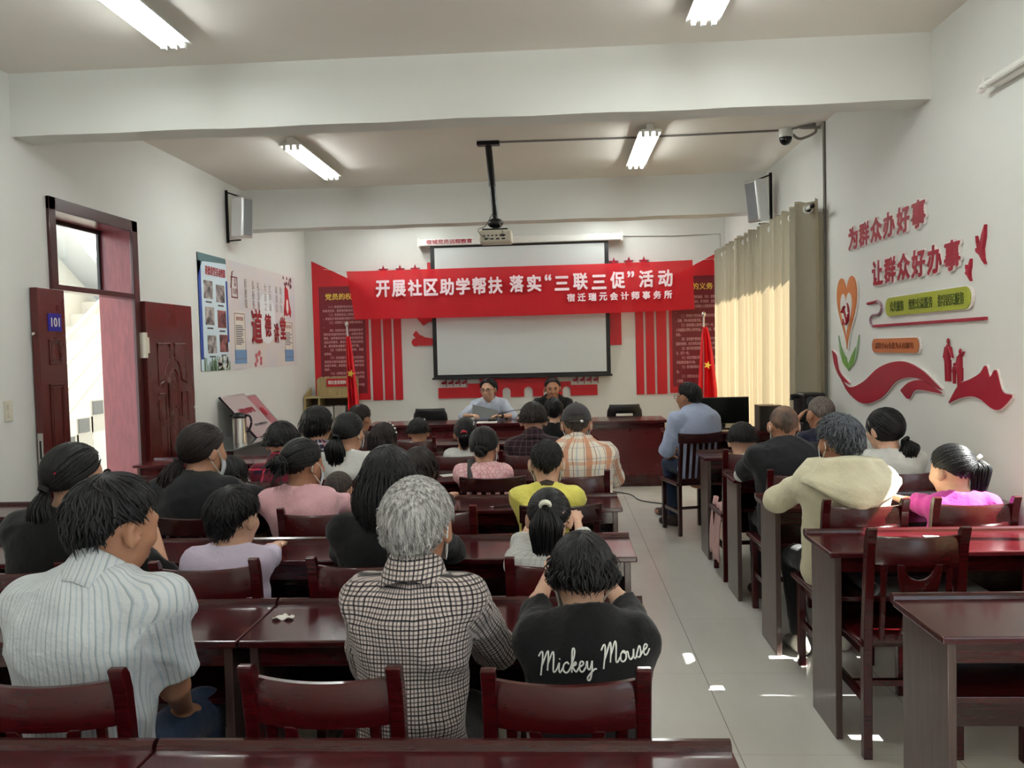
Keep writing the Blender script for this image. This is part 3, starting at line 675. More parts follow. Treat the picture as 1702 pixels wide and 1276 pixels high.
MB().box((.02, .28, .1), (Wd-.02, .29, 1.0)).build('shadow_back', mat('shelf_shade', srgb(92, 76, 60), .7), t)  # dark sheet standing in for the shade between the shelves
sg = MB().box((.24, .275, 1.125), (.54, .29, 1.235)).build('red_sign', M['red'], t)
text('理论宣讲资料', 'sign_lettering', M['white'], sg, (.262, .272, 1.155), FRONT, w=.255, h=.055, bold=.03, ex=.001)
bk = [mat('book_cover_a', srgb(214, 200, 150), .7), mat('book_cover_b', srgb(206, 206, 198), .7), mat('book_cover_c', srgb(190, 186, 176), .7)]
k = 0
for x0, x1, c, h in ((.03, .17, 0, .165), (.24, .37, 1, .17), (.405, .53, 2, .175)):
    x = x0
    while x < x1:
        w = .018+.006*((k*7) % 3); tag(MB().box((-3.44+x, 11.09, .70), (-3.44+x+w-.001, 11.26, .70+h-.004*((k*5) % 3))).build('booklet', bk[c], bevel=.001),
            'thin %s booklet standing on the top shelf of the pale bookcase, %s bay' % (('cream', 'white', 'pale grey')[c], ('narrow', 'wide', 'wide')[c]), 'booklet', 'booklets on the bookcase'); x += w; k += 1
b = MB(); b.box((-2.99, 11.03, .40), (-2.80, 11.2, .64)); tag(b.build('pink_box', mat('pink_card', srgb(214, 158, 162), .7), bevel=.003), 'pale pink box on the lower bookcase shelf', 'box')
# poster
X0 = XL
pm = mat('poster_paper', srgb(218, 216, 214), .5, var=.03, vs=2)
def col(c, r=.6): 
    k = 'flat_%02x%02x%02x' % tuple(int(x) for x in c)
    return bpy.data.materials.get(k) or mat(k, srgb(*c), r)
t = thing('wall_poster', 'wide wall poster with photos at its near end and red calligraphy 道德讲堂', 'poster', (X0, 0, 0))
def PY(u): return 7.90+2.96*u
def PZ(v): return 1.437+1.155*v
def pan(name, u0, u1, v0, v1, mt, lay, parent=None): return MB().box((0, PY(u0), PZ(v0)), (.006+.0012*lay, PY(u1), PZ(v1))).build(name, mt, parent or t)
g = NT('poster_print'); x = g.xyz(g.coord()); nz = g.noise(1.6, 4)
c1 = g.ramp(nz, .35, .7, srgb(222, 210, 200), srgb(206, 204, 214)); g.set(**{'Base Color': c1, 'Roughness': .5})
pan('main_sheet', 0, 1, 0, 1, g.m, 0)
pan('photo_column', .0, .235, 0, 1, col((206, 224, 232)), 1); pan('blue_edge', 0, .022, .1, .93, col((38, 70, 158)), 2); pan('blue_strip', .225, .24, .25, .8, col((44, 84, 170)), 2)
m = MB(); m.prism([(PY(0), PZ(1)), (PY(.23), PZ(1)), (PY(.235), PZ(.955)), (PY(.1), PZ(.94)), (PY(.035), PZ(.93)), (PY(0), PZ(.80))][::-1], -.0084, 0, Matrix(((0, -1, 0, 0), (1, 0, 0, 0), (0, 0, 1, 0), (0, 0, 0, 1)))); m.build('leaf_border', col((84, 116, 120)), t)
m = MB(); rr = random.Random(3)
for k in range(70):
    u = rr.uniform(.02, .235); h = rr.uniform(.03, .13); m.box((.004, PY(u), PZ(0)), (.0085, PY(u)+.012, PZ(h)))
m.build('grass_print', col((92, 128, 86)), t)
m = MB()
for k in range(16):
    u = rr.uniform(.12, .235); v = rr.uniform(.02, .14); m.lathe([(0, 0), (.028, 0), (.028, .0012), (0, .0012)], 7, Matrix.Translation((.0085, PY(u), PZ(v))) @ Matrix.Rotation(PI/2, 4, 'Y'))
m.build('flower_print', M['white'], t)
text('道德讲堂活动剪影', 'column_heading', col((170, 36, 46)), t, (.009, PY(.055), PZ(.825)), LEFT, w=.50, h=.09, bold=.015, ex=.0005)
ph = []
for i, (u, v) in enumerate(((.04, .62), (.14, .60), (.045, .395), (.145, .375), (.055, .15), (.155, .16))):
    q = NT('photo_print'); n1 = q.noise(6+i, 6, .65); z = q.xyz(q.coord())[2]
    q.set(**{'Base Color': q.ramp(n1, .38, .62, srgb(44, 40, 44), srgb(196, 190, 186) if i not in (3, 5) else srgb(176, 110, 106)), 'Roughness': .4})
    pan('photo', u, u+.072, v, v+.155, q.m, 2)
    MB().box((.0075, PY(u+.012), PZ(v-.035)), (.0088, PY(u+.06), PZ(v-.022))).build('caption', col((70, 74, 80)), t)
# seal, verse columns, panels, calligraphy
m = MB(); rect_loop(m, PY(.275), PY(.335), PZ(.66), PZ(.86), .006, .014, .002); m.tube([(.008, PY(.27), PZ(.75)), (.008, PY(.285), PZ(.90)), (.008, PY(.30), PZ(.91))], .008, 6, .3); m.build('seal_frame', col((112, 44, 46)), t)
text('弘德', 'seal_text', col((124, 60, 60)), t, (.009, PY(.288), PZ(.70)), LEFT, w=.115, h=.06, ex=.0005)
text('厚\n德', 'seal_text', col((124, 60, 60)), t, (.009, PY(.300), PZ(.77)), LEFT, w=.07, h=.08, ex=.0005)
VERSE = ['厚\n德\n载', '弘\n扬\n善', '礼\n义\n廉', '大\n道\n之', '文\n明\n诚', '和\n谐\n信', '助\n人\n为', '尽\n孝\n美']
for i, s_ in enumerate(VERSE):
    text(s_, 'verse_column', col((150, 138, 128)), t, (.009, PY(.40+.066*i+(.012 if i % 2 else 0)), PZ(.58+.0*i)), LEFT, w=.075, h=.32, ex=.0005)
def note(u0, u1, v0, v1, n, head):
    pan('note_panel', u0, u1, v0, v1, col((224, 216, 204)), 2); pan('mountain_print', u0, u1, v0, v0+.13, col((112, 146, 186)), 3)
    m = MB(); rect_loop(m, PY(u0)+.02, PY(u1)-.02, PZ(v0)+.05, PZ(v1)-.02, .008, .006, .002); m.build('note_frame', col((120, 80, 82)), t)
    text(head, 'note_heading', col((150, 60, 64)), t, (.0105, PY(u0)+.06, PZ(v1)-.10), LEFT, w=(u1-u0)*2.96-.13, h=.045, ex=.0005)
    m = MB(); r2 = random.Random(n)
    for k in range(n):
        z = PZ(v1)-.16-k*(v1-v0-.30)*1.155/n; m.box((.0085, PY(u0)+.05, z), (.0105, PY(u0)+.05+((u1-u0)*2.96-.10)*r2.uniform(.6, 1), z+.010))
    m.build('note_lines', col((96, 92, 96)), t)
note(.285, .40, .05, .54, 11, '道德讲堂制度'); note(.84, .955, .05, .50, 8, '流程')
MB().lathe([(0, 0), (.30, 0), (.30, .0015), (0, .0015)], 30, Matrix.Translation((.0075, PY(.63), PZ(.50))) @ Matrix.Rotation(PI/2, 4, 'Y')).build('fan_print', col((226, 228, 230)), t)
for ch, u, v, w_, h_ in (('道', .455, .24, .34, .40), ('德', .60, .31, .22, .28), ('讲', .705, .25, .19, .24), ('堂', .785, .29, .21, .28)):
    text(ch, 'calligraphy', col((150, 26, 34)), t, (.012, PY(u), PZ(v)), LEFT, w=w_, h=h_, bold=.022, ex=.001, slant=0)
Y2P = Matrix(((0, -1, 0, 0), (1, 0, 0, 0), (0, 0, 1, 0), (0, 0, 0, 1)))
def flat(pts, name, mt, d=.010, parent=None): return MB().prism([(PY(u), PZ(v)) for u, v in pts][::-1], -d, 0, Y2P).build(name, mt, parent or t)
flat([(.865, .86), (.885, .87), (.905, .84), (.915, .72), (.94, .60), (.93, .54), (.915, .57), (.88, .55), (.865, .57), (.85, .54), (.845, .60), (.862, .72)], 'red_figure', col((186, 26, 40)))
flat([(.885, .74), (.90, .72), (.905, .62), (.89, .57), (.875, .62), (.876, .70)], 'pale_patch', col((238, 226, 222)), .0115)
m = MB()
for k in range(18): m.ell((.008, PY(rr.uniform(.85, .96)), PZ(rr.uniform(.87, .97))), (.003, .022, .022), 6, 4)
m.build('blossom_print', col((104, 52, 62)), t)
m = MB()
for k in range(7): m.ell((.008, PY(.52+.03*math.cos(k)), PZ(.09+.06*math.sin(k*1.7))), (.003, .04, .03), 7, 4)
m.build('lotus_print', col((190, 92, 100)), t)
# desk by the door wall
t = thing('side_table', 'dark glass-topped table along the door wall carrying a thermos', 'table', (XL+.02, 7.2, 0))
MB().box((0, 0, .735), (.55, 2.0, .75)).build('glass_top', mat('smoked_glass', srgb(96, 104, 104), .08, spec=.8), t, bevel=.003)
MB().box((.0, .01, 0), (.535, .03, .735)).build('end_panel', M['lacquer'], t); MB().box((.52, .03, .05), (.54, 1.97, .735)).build('front_panel', mat('dark_laminate', srgb(64, 62, 62), .4), t); MB().box((.0, 1.97, 0), (.535, 1.99, .735)).build('end_panel', M['lacquer'], t)
t = thing('vacuum_flask', 'steel vacuum flask with black lid and handle on the side table', 'thermos', (-3.06, 7.80, .75))
MB().lathe([(0, 0), (.066, 0), (.066, .012), (.064, .02), (.064, .22), (.06, .235), (0, .235)], 28).build('body', M['metal'], t, smooth=True)
MB().lathe([(0, .235), (.066, .235), (.068, .245), (.066, .255), (.05, .268), (.045, .285), (0, .29)], 28).build('lid', M['black'], t, smooth=True)
MB().tube(curve_pts([(.05, 0, .262), (.10, 0, .25), (.115, 0, .19), (.09, 0, .12), (.066, 0, .10)]), .011, 8).build('handle', M['black'], t, smooth=True)
MB().prism([(-.09, .25), (-.06, .25), (-.06, .27), (-.08, .268)], -.015, .015).build('spout', M['black'], t)
b = MB().box((-.05, -.10, 0), (.05, .10, .03)); o = b.build('green_packet', mat('lime_packet', srgb(186, 196, 60), .5), bevel=.006); o.location = (-3.16, 7.28, .75); o.rotation_euler = (0, 0, .3); tag(o, 'lime green packet at the near end of the side table', 'packet')
def board(y0, y1, x0, x1, z1, mt, label, name='notice_board'):
    t = thing(name, label, 'board', (x0, y0, .751)); L = math.hypot(x1-x0, z1-.75); a = math.atan2(x1-x0, z1-.75)
    R = Matrix.Rotation(a, 4, 'Y'); W_ = y1-y0
    MB().box((-.02, 0, 0), (0, W_, L), R).build('panel', mt, t); fr = MB()
    for q in ((0, 0, W_, .015), (0, L-.015, W_, L)): fr.box((-.022, q[0], q[1]), (.003, q[2], q[3]), R)
    fr.box((-.022, 0, 0), (.003, .015, L), R); fr.box((-.022, W_-.015, 0), (.003, W_, L), R); fr.build('aluminium_frame', M['alu'], t); return t, R, L, W_, a
gb = mat('board_face', srgb(178, 164, 164), .3)
t, R, L, W_, a = board(8.22, 8.86, -3.05, -3.42, 1.17, gb, 'grey framed board with red lettering leaning on the door wall')
def on_board(body, name, mt, y, z, w, h): text(body, name, mt, t, tuple(R @ Vector((.004, y, z))), (PI/2+0, 0, PI/2) if False else tuple((R.to_3x3() @ Euler(LEFT).to_matrix()).to_euler()), w=w, h=h, bold=.02, ex=.001)
on_board('市级文明单位', 'board_lettering', M['redwall'], .12, .30, .42, .075); on_board('精神文明建设委员会', 'board_small_lettering', M['grey'], .2, .13, .36, .03)
t, R, L, W_, a = board(8.88, 9.20, -3.10, -3.42, 1.14, mat('pink_board_face', srgb(166, 110, 116), .3), 'narrower pinkish framed board leaning behind the grey one')
MB().lathe([(0, 0), (.06, 0), (.06, .002), (0, .002)], 20, R @ Matrix.Translation((.003, .16, .27)) @ Matrix.Rotation(PI/2, 4, 'Y')).build('round_emblem', M['redwall'], t)
t = thing('light_switch', 'white double switch plate on the wall at the picture edge', 'switch', (XL, 5.04, 1.268))
MB().box((0, -.038, -.065), (.01, .038, .065)).build('plate', M['offwhite'], t, bevel=.003)
for z in (-.025, .025): MB().box((.01, -.012, z-.016), (.016, .012, z+.016)).build('rocker', M['offwhite'], t, bevel=.002)
# column loudspeakers on wall brackets
def column_speaker(x, y, rz, label, tilt):
    t = thing('column_loudspeaker', label, 'loudspeaker', (x, y, 3.02), rz)
    Rm = Matrix.Rotation(tilt, 4, 'X')
    MB().box((-.09, -.075, -.21), (.09, .075, .21), Rm).build('cabinet', M['alu'], t, bevel=.02, seg=3)
    MB().box((-.062, -.08, -.185), (.062, -.07, .185), Rm).build('grille', mat('speaker_grille', srgb(132, 134, 138), .5, .5), t, bevel=.004)
    b = MB()
    for z in (-.23, .22): b.tube([(0, .03, z), (0, .20, z+(.06 if z > 0 else 0))], .008)
    b.box((-.012, .19, -.25), (.012, .21, .30)); b.build('bracket', M['blackm'], t)
column_speaker(XL+.20, 8.60, 1.22, 'grey column loudspeaker bracketed high on the door wall', .06); column_speaker(XR-.22, 8.68, -1.0, 'grey column loudspeaker tilted high above the curtain', .14)

# ---------------------------------------------------------------- right wall: curtains, slogans
cm = NT('curtain_cloth'); cm.set(**{'Base Color': srgb(158, 152, 134), 'Roughness': .7}); cm.bump(cm.noise(300, 1), .05, .001)
tl = cm.n('ShaderNodeBsdfTranslucent'); tl.inputs[0].default_value = (*srgb(212, 188, 150), 1); mx = cm.n('ShaderNodeMixShader'); mx.inputs[0].default_value = .20
cm.put(mx.inputs[1], cm.b.outputs[0]); cm.put(mx.inputs[2], tl.outputs[0]); cm.t.links.new(mx.outputs[0], cm.out.inputs[0]); M['curtain'] = cm.m
def curtain(y0, y1, nf, label, ph, ztop=2.76, xc=XR-.15, zb=.06):
    t = thing('curtain', label, 'curtain', (xc, y0, 0)); m = MB(); W_ = y1-y0; rn = random.Random(int(ph*10)); dv = [rn.uniform(-.35, .35) for _ in range(nf*2+2)]
    def fn(u, v):
        s = u*nf*2; i = int(min(s, nf*2-1)); a = u*nf*2*PI + ph + dv[i]*(s-i)*(1-(s-i))*2
        amp = .074+.016*math.sin(i*1.9)+.015*(1-v)
        return (amp*math.sin(a), W_*u + .035*math.sin(2*a)*.5*(.6+.4*v) + .05*(1-v)*math.sin(u*3), zb+(ztop-zb)*v + .012*math.cos(a)*(v > .98))
    m.grid(fn, nf*18, 14); m.build('cloth', M['curtain'], t, smooth=True, angle=180)
    for k in range(nf*2):
        u = (k+.5)/(nf*2); q = fn(u, .965); MB().lathe([(.026, -.012), (.040, -.012), (.040, .012), (.026, .012), (.026, -.012)], 14, Matrix.Translation((0, W_*u, ztop-.075)) @ Matrix.Rotation(PI/2, 4, 'X')).build('eyelet', M['white'], t)
    return t
curtain(7.12, 9.02, 8, 'beige curtain nearer the slogan wall, lit warm from behind', .6); curtain(8.98, 11.15, 9, 'beige curtain nearer the flag, lit warm from behind', 2.2, 2.78)
t = thing('curtain_rod', 'white curtain rod above the window', 'curtain rod', (XR-.16, 7.05, 2.69)); MB().tube([(0, 0, 0), (0, 4.2, 0)], .014).build('rod', M['white'], t, smooth=True)
for y in (-.02, 4.2): MB().ell((0, y, 0), (.022, .025, .022)).build('finial', M['black'] if y < 0 else M['white'], t, smooth=True)
for y in (.25, 2.0, 3.95): MB().box((0, y-.01, -.012), (.16, y+.01, .012)).build('bracket', M['white'], t)
curtain(1.6, 3.18, 6, 'beige curtain at the window beside the camera', 1.1, 2.3, XR-.09)
# slogan letters
def slogan(s_, y0, y1, z, h, label):
    t = thing('wall_slogan', label, 'lettering', (XR, 0, 0)); n = len(s_); st = (y0-y1)/n
    for i, ch in enumerate(s_):
        text(ch, 'character', M['acryl'], t, (-.001, y0-st*i-.01, z-.006), RIGHT, w=st*.92, h=h+.014, bold=.05, ex=.014)
        text(ch, 'character_face', M['redwall'], t, (-.0155, y0-st*i-.012, z), RIGHT, w=st*.88, h=h, bold=.038, ex=.002)
slogan('为群众办好事', 6.62, 5.24, 2.265, .175, 'raised crimson wall lettering 为群众办好事, upper line'); slogan('让群众好办事', 6.14, 4.80, 1.96, .175, 'raised crimson wall lettering 让群众好办事, lower line')
RW = Matrix(((0, 1, 0, 0), (-1, 0, 0, 0), (0, 0, 1, 0), (0, 0, 0, 1)))     # outline x -> -y, so shapes read from inside the room
def cut(pts, name, mt, parent, d0=.0, d1=.014):
    return MB().prism([(-y, z) for y, z in pts], -d1, -d0, RW).build(name, mt, parent, bevel=.0015)
def ccw(p): 
    a = sum(p[i][0]*p[(i+1) % len(p)][1]-p[(i+1) % len(p)][0]*p[i][1] for i in range(len(p))); return p if a < 0 else p[::-1]
def capsule(y0, y1, z0, z1, n=8):
    r = (z1-z0)/2; zc = (z0+z1)/2; p = [(y1+r - r*math.sin(a*PI/n) , zc - r*math.cos(a*PI/n)) for a in range(n+1)]; q = [(y0-r + r*math.sin(a*PI/n), zc + r*math.cos(a*PI/n)) for a in range(n+1)]; return p+q
def bar(y0, y1, z0, z1, face, words, wcol, label, name):
    t = thing(name, label, 'wall sign', (XR, 0, 0)); cut(ccw(capsule(y0+.01, y1-.02, z0-.006, z1+.006)), 'clear_edge', M['acryl'], t, 0, .012); f = cut(ccw(capsule(y0, y1, z0, z1)), 'bar', face, t, .012, .018)
    for s_, a, b in words: text(s_, 'bar_lettering', wcol, f, (-.0185, a, z0+.028), RIGHT, w=a-b, h=z1-z0-.056, bold=.006, ex=.001)
bar(5.89, 4.70, 1.735, 1.86, mat('lime_acrylic', srgb(160, 170, 52), .4), [('公共服务', 5.80, 5.58), ('组织公益服务', 5.50, 5.16), ('指导居民服务', 5.09, 4.77)], mat('olive_letter', srgb(74, 88, 30), .5), 'lime green rounded wall bar reading 公共服务 组织公益服务 指导居民服务', 'green_slogan_bar')
bar(6.14, 5.36, 1.487, 1.585, mat('orange_acrylic', srgb(192, 110, 62), .4), [('宗旨全心全意为人民服务', 6.07, 5.43)], mat('brown_letter', srgb(132, 62, 30), .5), 'orange rounded wall bar reading 全心全意为人民服务', 'orange_slogan_bar')
t = thing('scroll_line', 'thin crimson line curling like a scroll below the green bar', 'wall decoration', (XR, 0, 0))
MB().tube([(-.012, y, z) for y, z in ((6.23, 1.842), (6.05, 1.848))], .011, 6).build('upper_stroke', M['redwall'], t)
MB().tube([(-.012, 6.05-.08*math.sin(a*PI/10), 1.80+.045*math.cos(a*PI/10)) for a in range(11)] + [(-.012, 6.12, 1.755)] + [(-.012, 6.12+.06*math.sin(a*PI/10), 1.715+.04*math.cos(a*PI/10)) for a in range(11)], .009, 6).build('curl', mat('plum_acrylic', srgb(160, 120, 134), .4), t)
MB().box((-.016, 4.55, 1.667), (0, 6.12, 1.684)).build('long_stroke', M['redwall'], t)
# heart
def heart(cy, zb, zt, hw, n=24):
    out = []
    for i in range(n*2):
        a = i/(n*2)*2*PI; x = math.sin(a)**3; z = (13*math.cos(a)-5*math.cos(2*a)-2*math.cos(3*a)-math.cos(4*a))/16
        zz = (z+1.06)/1.80; out.append((cy-hw*x*(.8+.2*zz), zb+(zt-zb)*zz))
    return ccw(out)
t = thing('heart_emblem', 'orange heart emblem with party symbol rising from green leaves', 'wall decoration', (XR, 0, 0)); og = mat('heart_orange', srgb(206, 122, 66), .4)
cut(heart(6.655, 1.50, 2.075, .245), 'heart_edge', M['acryl'], t, 0, .012); cut(heart(6.665, 1.51, 2.07, .235), 'orange_heart', og, t, .012, .018); cut(heart(6.665, 1.61, 1.945, .135), 'white_heart', M['white'], t, .018, .021)
for s in (-1, 1):
    cut(ccw([(6.655, 1.34)] + [(6.655+s*.23*math.sin(a*PI/16), 1.36+.26*(1-math.cos(a*PI/16))) for a in range(1, 9)] + [(6.655+s*(.23-.10*a/6), 1.62-.17*a/6) for a in range(1, 6)] + [(6.655+s*.06, 1.45)]), 'leaf', mat('leaf_acrylic', srgb(150, 176, 140), .4), t, .0, .010)
    cut(ccw([(6.655, 1.35), (6.655+s*.12, 1.40), (6.655+s*.17, 1.53), (6.655+s*.09, 1.47), (6.655+s*.01, 1.40)]), 'leaf_heart', mat('leaf_green', srgb(110, 160, 66), .4), t, .010, .014)
sk = MB(); sk.tube([(-.024, 6.66-.075*math.cos(a), 1.79+.085*math.sin(a)) for a in [math.radians(q) for q in range(-150, 75, 12)]], [.006+.010*math.sin(PI*i/18) for i in range(19)], 6, .5); sk.tube([(-.024, 6.63, 1.72), (-.024, 6.70, 1.82)], .012, 6, .5); sk.tube([(-.024, 6.735, 1.80), (-.024, 6.68, 1.845)], .016, 6, .5); sk.ell((-.024, 6.735, 1.715), (.006, .014, .014)); sk.build('party_symbol', M['redwall'], t)
# ribbons
def ribbon(top, bot, label, name='wall_ribbon', extra=None):
    t = thing(name, label, 'wall decoration', (XR, 0, 0)); T = [(p.x, p.z) for p in curve_pts([(y, 0, z) for y, z in top], 6)]; B = [(p.x, p.z) for p in curve_pts([(y, 0, z) for y, z in bot], 6)]
    n = min(len(T), len(B)); T, B = T[:n], B[:n]
    for nm, mt, d0, d1, g in (('clear_edge', M['acryl'], .0, .012, .007), ('red_face', M['redwall'], .012, .018, 0)):
        v = []
        for (a, b), (c, d) in zip(T, B):
            v += [(-d0, a, b+g), (-d0, c, d-g), (-d1, a, b+g), (-d1, c, d-g)]
        f = []
        for i in range(n-1):
            k = i*4; f += [(k+2, k+3, k+7, k+6), (k, k+4, k+5, k+1), (k, k+2, k+6, k+4), (k+1, k+5, k+7, k+3)]
        f += [(0, 1, 3, 2), (4*n-4, 4*n-2, 4*n-1, 4*n-3)]
        MB().add(v, f).build(nm, mt, t)
    return t
ribbon([(7.02, 1.50), (6.92, 1.46), (6.84, 1.33), (6.62, 1.245)], [(7.02, 1.50), (6.95, 1.37), (6.80, 1.27), (6.62, 1.24)], 'short crimson ribbon tail nearest the curtain')
ribbon([(6.80, 1.265), (6.60, 1.215), (6.32, 1.27), (6.0, 1.385), (5.65, 1.432), (5.35, 1.39), (5.05, 1.275)], [(6.80, 1.265), (6.62, 1.165), (6.32, 1.108), (5.98, 1.17), (5.70, 1.30), (5.40, 1.33), (5.05, 1.27)], 'long crimson wave ribbon under the orange bar')
ribbon([(5.64, 1.245), (5.50, 1.30), (5.30, 1.315), (5.05, 1.255)], [(5.64, 1.235), (5.52, 1.19), (5.40, 1.255), (5.05, 1.25)], 'small forked crimson ribbon under the long wave')
ribbon([(4.96, 1.205), (4.84, 1.31), (4.70, 1.35), (4.60, 1.385), (4.545, 1.425), (4.50, 1.365), (4.44, 1.405), (4.38, 1.30), (4.29, 1.285)], [(4.96, 1.20), (4.84, 1.235), (4.70, 1.255), (4.60, 1.245), (4.54, 1.225), (4.48, 1.205), (4.42, 1.20), (4.36, 1.225), (4.29, 1.275)], 'crimson ribbon with a notched end nearest the camera')
# family silhouette and doves
def figure(y, zb, h, arm):
    m = MB(); X_ = -.012
    m.ell((X_, y, zb+h*.93), (.008, h*.055, h*.075), 10, 8); m.tube([(X_, y, zb+h*.86), (X_, y, zb+h*.62), (X_, y, zb+h*.48)], [h*.045, h*.11, h*.10], 8, .3)
    for s in (-1, 1): m.tube([(X_, y+s*h*.05, zb+h*.5), (X_, y+s*h*.06, zb)], [h*.07, h*.05], 8, .3)
    for s, up in zip((1, -1), arm): m.tube([(X_, y+s*h*.08, zb+h*.80), (X_, y+s*h*.22, zb+h*(.92 if up else .55))], [h*.05, h*.03], 8, .3)
    return m
for (y, zb, h, arm, lb) in ((4.975, 1.325, .25, (0, 0), 'tall crimson figure cutout of a family walking'), (4.90, 1.315, .12, (0, 0), 'smallest crimson child figure cutout between two others'), (4.83, 1.30, .215, (0, 1), 'crimson figure cutout with a raised arm')):
    tag(figure(y, zb, h, arm).build('figure_cutout', M['redwall'], None, smooth=True), lb, 'wall decoration', 'family cutouts'); bpy.data.objects[-1 if False else 0]
for o in [o for o in bpy.data.objects if o.name.startswith('figure_cutout')]: o.location.x = XR
def dove(y, z, s, label):
    p = [(y+.45*s, z+.55*s), (y+.30*s, z+.15*s), (y+.05*s, z+.05*s), (y-.15*s, z+.55*s), (y-.45*s, z+1.0*s), (y-.42*s, z+.4*s), (y-.22*s, z-.2*s), (y-.30*s, z-.7*s), (y-.45*s, z-1.0*s), (y-.15*s, z-.75*s), (y+.12*s, z-.45*s), (y+.42*s, z-.30*s), (y+.50*s, z-.1*s), (y+.30*s, z-.08*s), (y+.42*s, z+.2*s)]
    t = thing('dove_cutout', label, 'wall decoration', (XR, 0, 0), 0, 'dove cutouts'); q = [(-y_, z_) for y_, z_ in p]
    q = [(y_, z_) for y_, z_ in p]; cut(ccw(q), 'dove_face', M['redwall'], t, .0, .018)
dove(4.60, 2.065, .105, 'larger crimson dove cutout high beside the slogan'); dove(4.735, 1.945, .062, 'smaller crimson dove cutout beside the slogan')
t = thing('wall_lamp', 'white wall-mounted tube lamp at the picture edge', 'lamp', (XR, 4.42, 2.87))
MB().box((-.05, -1.2, -.03), (0, .0, .03)).build('housing', M['white'], t, bevel=.01); MB().tube([(-.07, -1.18, -.01), (-.07, .05, -.01)], .014, 10).build('tube', M['white'], t, smooth=True); MB().box((-.085, -.005, -.03), (-.05, .012, .02)).build('lamp_holder', M['white'], t); MB().ell((-.06, .07, -.02), (.02, .035, .018)).build('wire_wrap', M['acryl'], t)

# ---------------------------------------------------------------- ceiling: projector, camera, cables
t = thing('projector', 'white ceiling projector hanging on a black pole', 'projector', (-.575, 7.42, H))
MB().box((-.10, -.04, -.035), (.10, .04, -.0)).build('ceiling_plate', M['blackm'], t, bevel=.004)
MB().tube([(0, 0, -.03), (.03, -.05, -.40)], .03, 14).build('upper_pole', M['blackm'], t, smooth=True); MB().tube([(.03, -.05, -.39), (.055, -.09, -.72)], .024, 14).build('lower_pole', M['blackm'], t, smooth=True)
MB().ell((.052, -.09, -.73), (.07, .06, .045)).build('joint', M['black'], t, smooth=True); m = MB(); m.box((-.06, -.17, -.80), (.16, .02, -.785)); m.tube([(.05, -.09, -.74), (.05, -.09, -.80)], .02); m.build('cradle', M['black'], t)
bo = MB().box((-.09, -.20, -.905), (.195, .05, -.80)).build('body', M['offwhite'], t, bevel=.02, seg=3)
m = MB()
for k in range(6): m.box((-.05+.035*k, -.203, -.855), (-.03+.035*k, -.199, -.845))
for k in range(4): m.box((-.04+.05*k, -.203, -.885), (-.01+.05*k, -.199, -.873))
m.box((.10, -.204, -.86), (.135, -.199, -.84)); m.build('rear_ports', M['black'], bo)
m = MB(); m.tube([(.05, .05, -.855), (.05, .075, -.855)], .03, 14); m.build('lens', M['black'], bo)
for pts in ([(.04, -.09, -.62), (-.03, -.12, -.75), (-.09, -.21, -.80), (-.05, -.22, -.86), (.02, -.205, -.88)], [(.05, -.10, -.66), (.10, -.16, -.76), (.12, -.21, -.82), (.11, -.205, -.85)]): MB().tube(curve_pts(pts), .004, 6).build('cable', M['cable'], t, smooth=True)
tag(MB().tube([(-.50, 7.42, H-.008), (.7, 7.45, H-.008), (2.0, 7.40, H-.008), (2.20, 7.22, H-.008)], .009, 6).build('ceiling_cable', M['cable']), 'grey cable clipped across the ceiling from projector to wall', 'cable')
tag(MB().tube([(XR-.012, 7.19, H), (XR-.012, 7.19, 2.70), (XR-.012, 7.19, .5)], .012, 6).build('wall_conduit', M['cable']), 'thin grey conduit running down the wall by the curtain', 'conduit')
tag(MB().tube(curve_pts([(2.05, 7.40, 3.37), (2.12, 7.38, 3.32), (2.22, 7.30, 3.35), (2.20, 7.28, 3.40), (2.10, 7.32, 3.405), (2.12, 7.25, 3.38), (2.24, 7.22, 3.37)]), .012, 8).build('cable_loop', M['cable'], smooth=True), 'coiled grey cable hanging beside the dome camera', 'cable')
t = thing('dome_camera', 'white ceiling security camera with a black dome', 'camera', (2.0, 7.40, H))
MB().lathe([(0, 0), (.06, 0), (.062, -.05), (.058, -.07), (0, -.07)], 24).build('housing', M['white'], t, smooth=True); MB().ell((0, 0, -.075), (.054, .054, .062), 20, 12).build('dome', mat('dome_black', srgb(16, 17, 20), .1), t, smooth=True)
tag(MB().tube(curve_pts([(.5, 9.1, .006), (.72, 8.86, .006), (.80, 8.5, .006), (1.0, 8.3, .006), (1.12, 8.25, .006)]), .006, 6).build('floor_cable', M['cable_dark'], smooth=True), 'dark cable trailing across the floor from the long table', 'cable')
tag(MB().tube([(.88, YW-.015, 3.06), (1.6, YW-.015, 3.04), (2.2, YW-.015, 3.05), (2.2, YW-.015, 2.2)], .005, 6).build('screen_cable', M['cable']), 'thin grey cable running from the screen casing to the corner', 'cable')
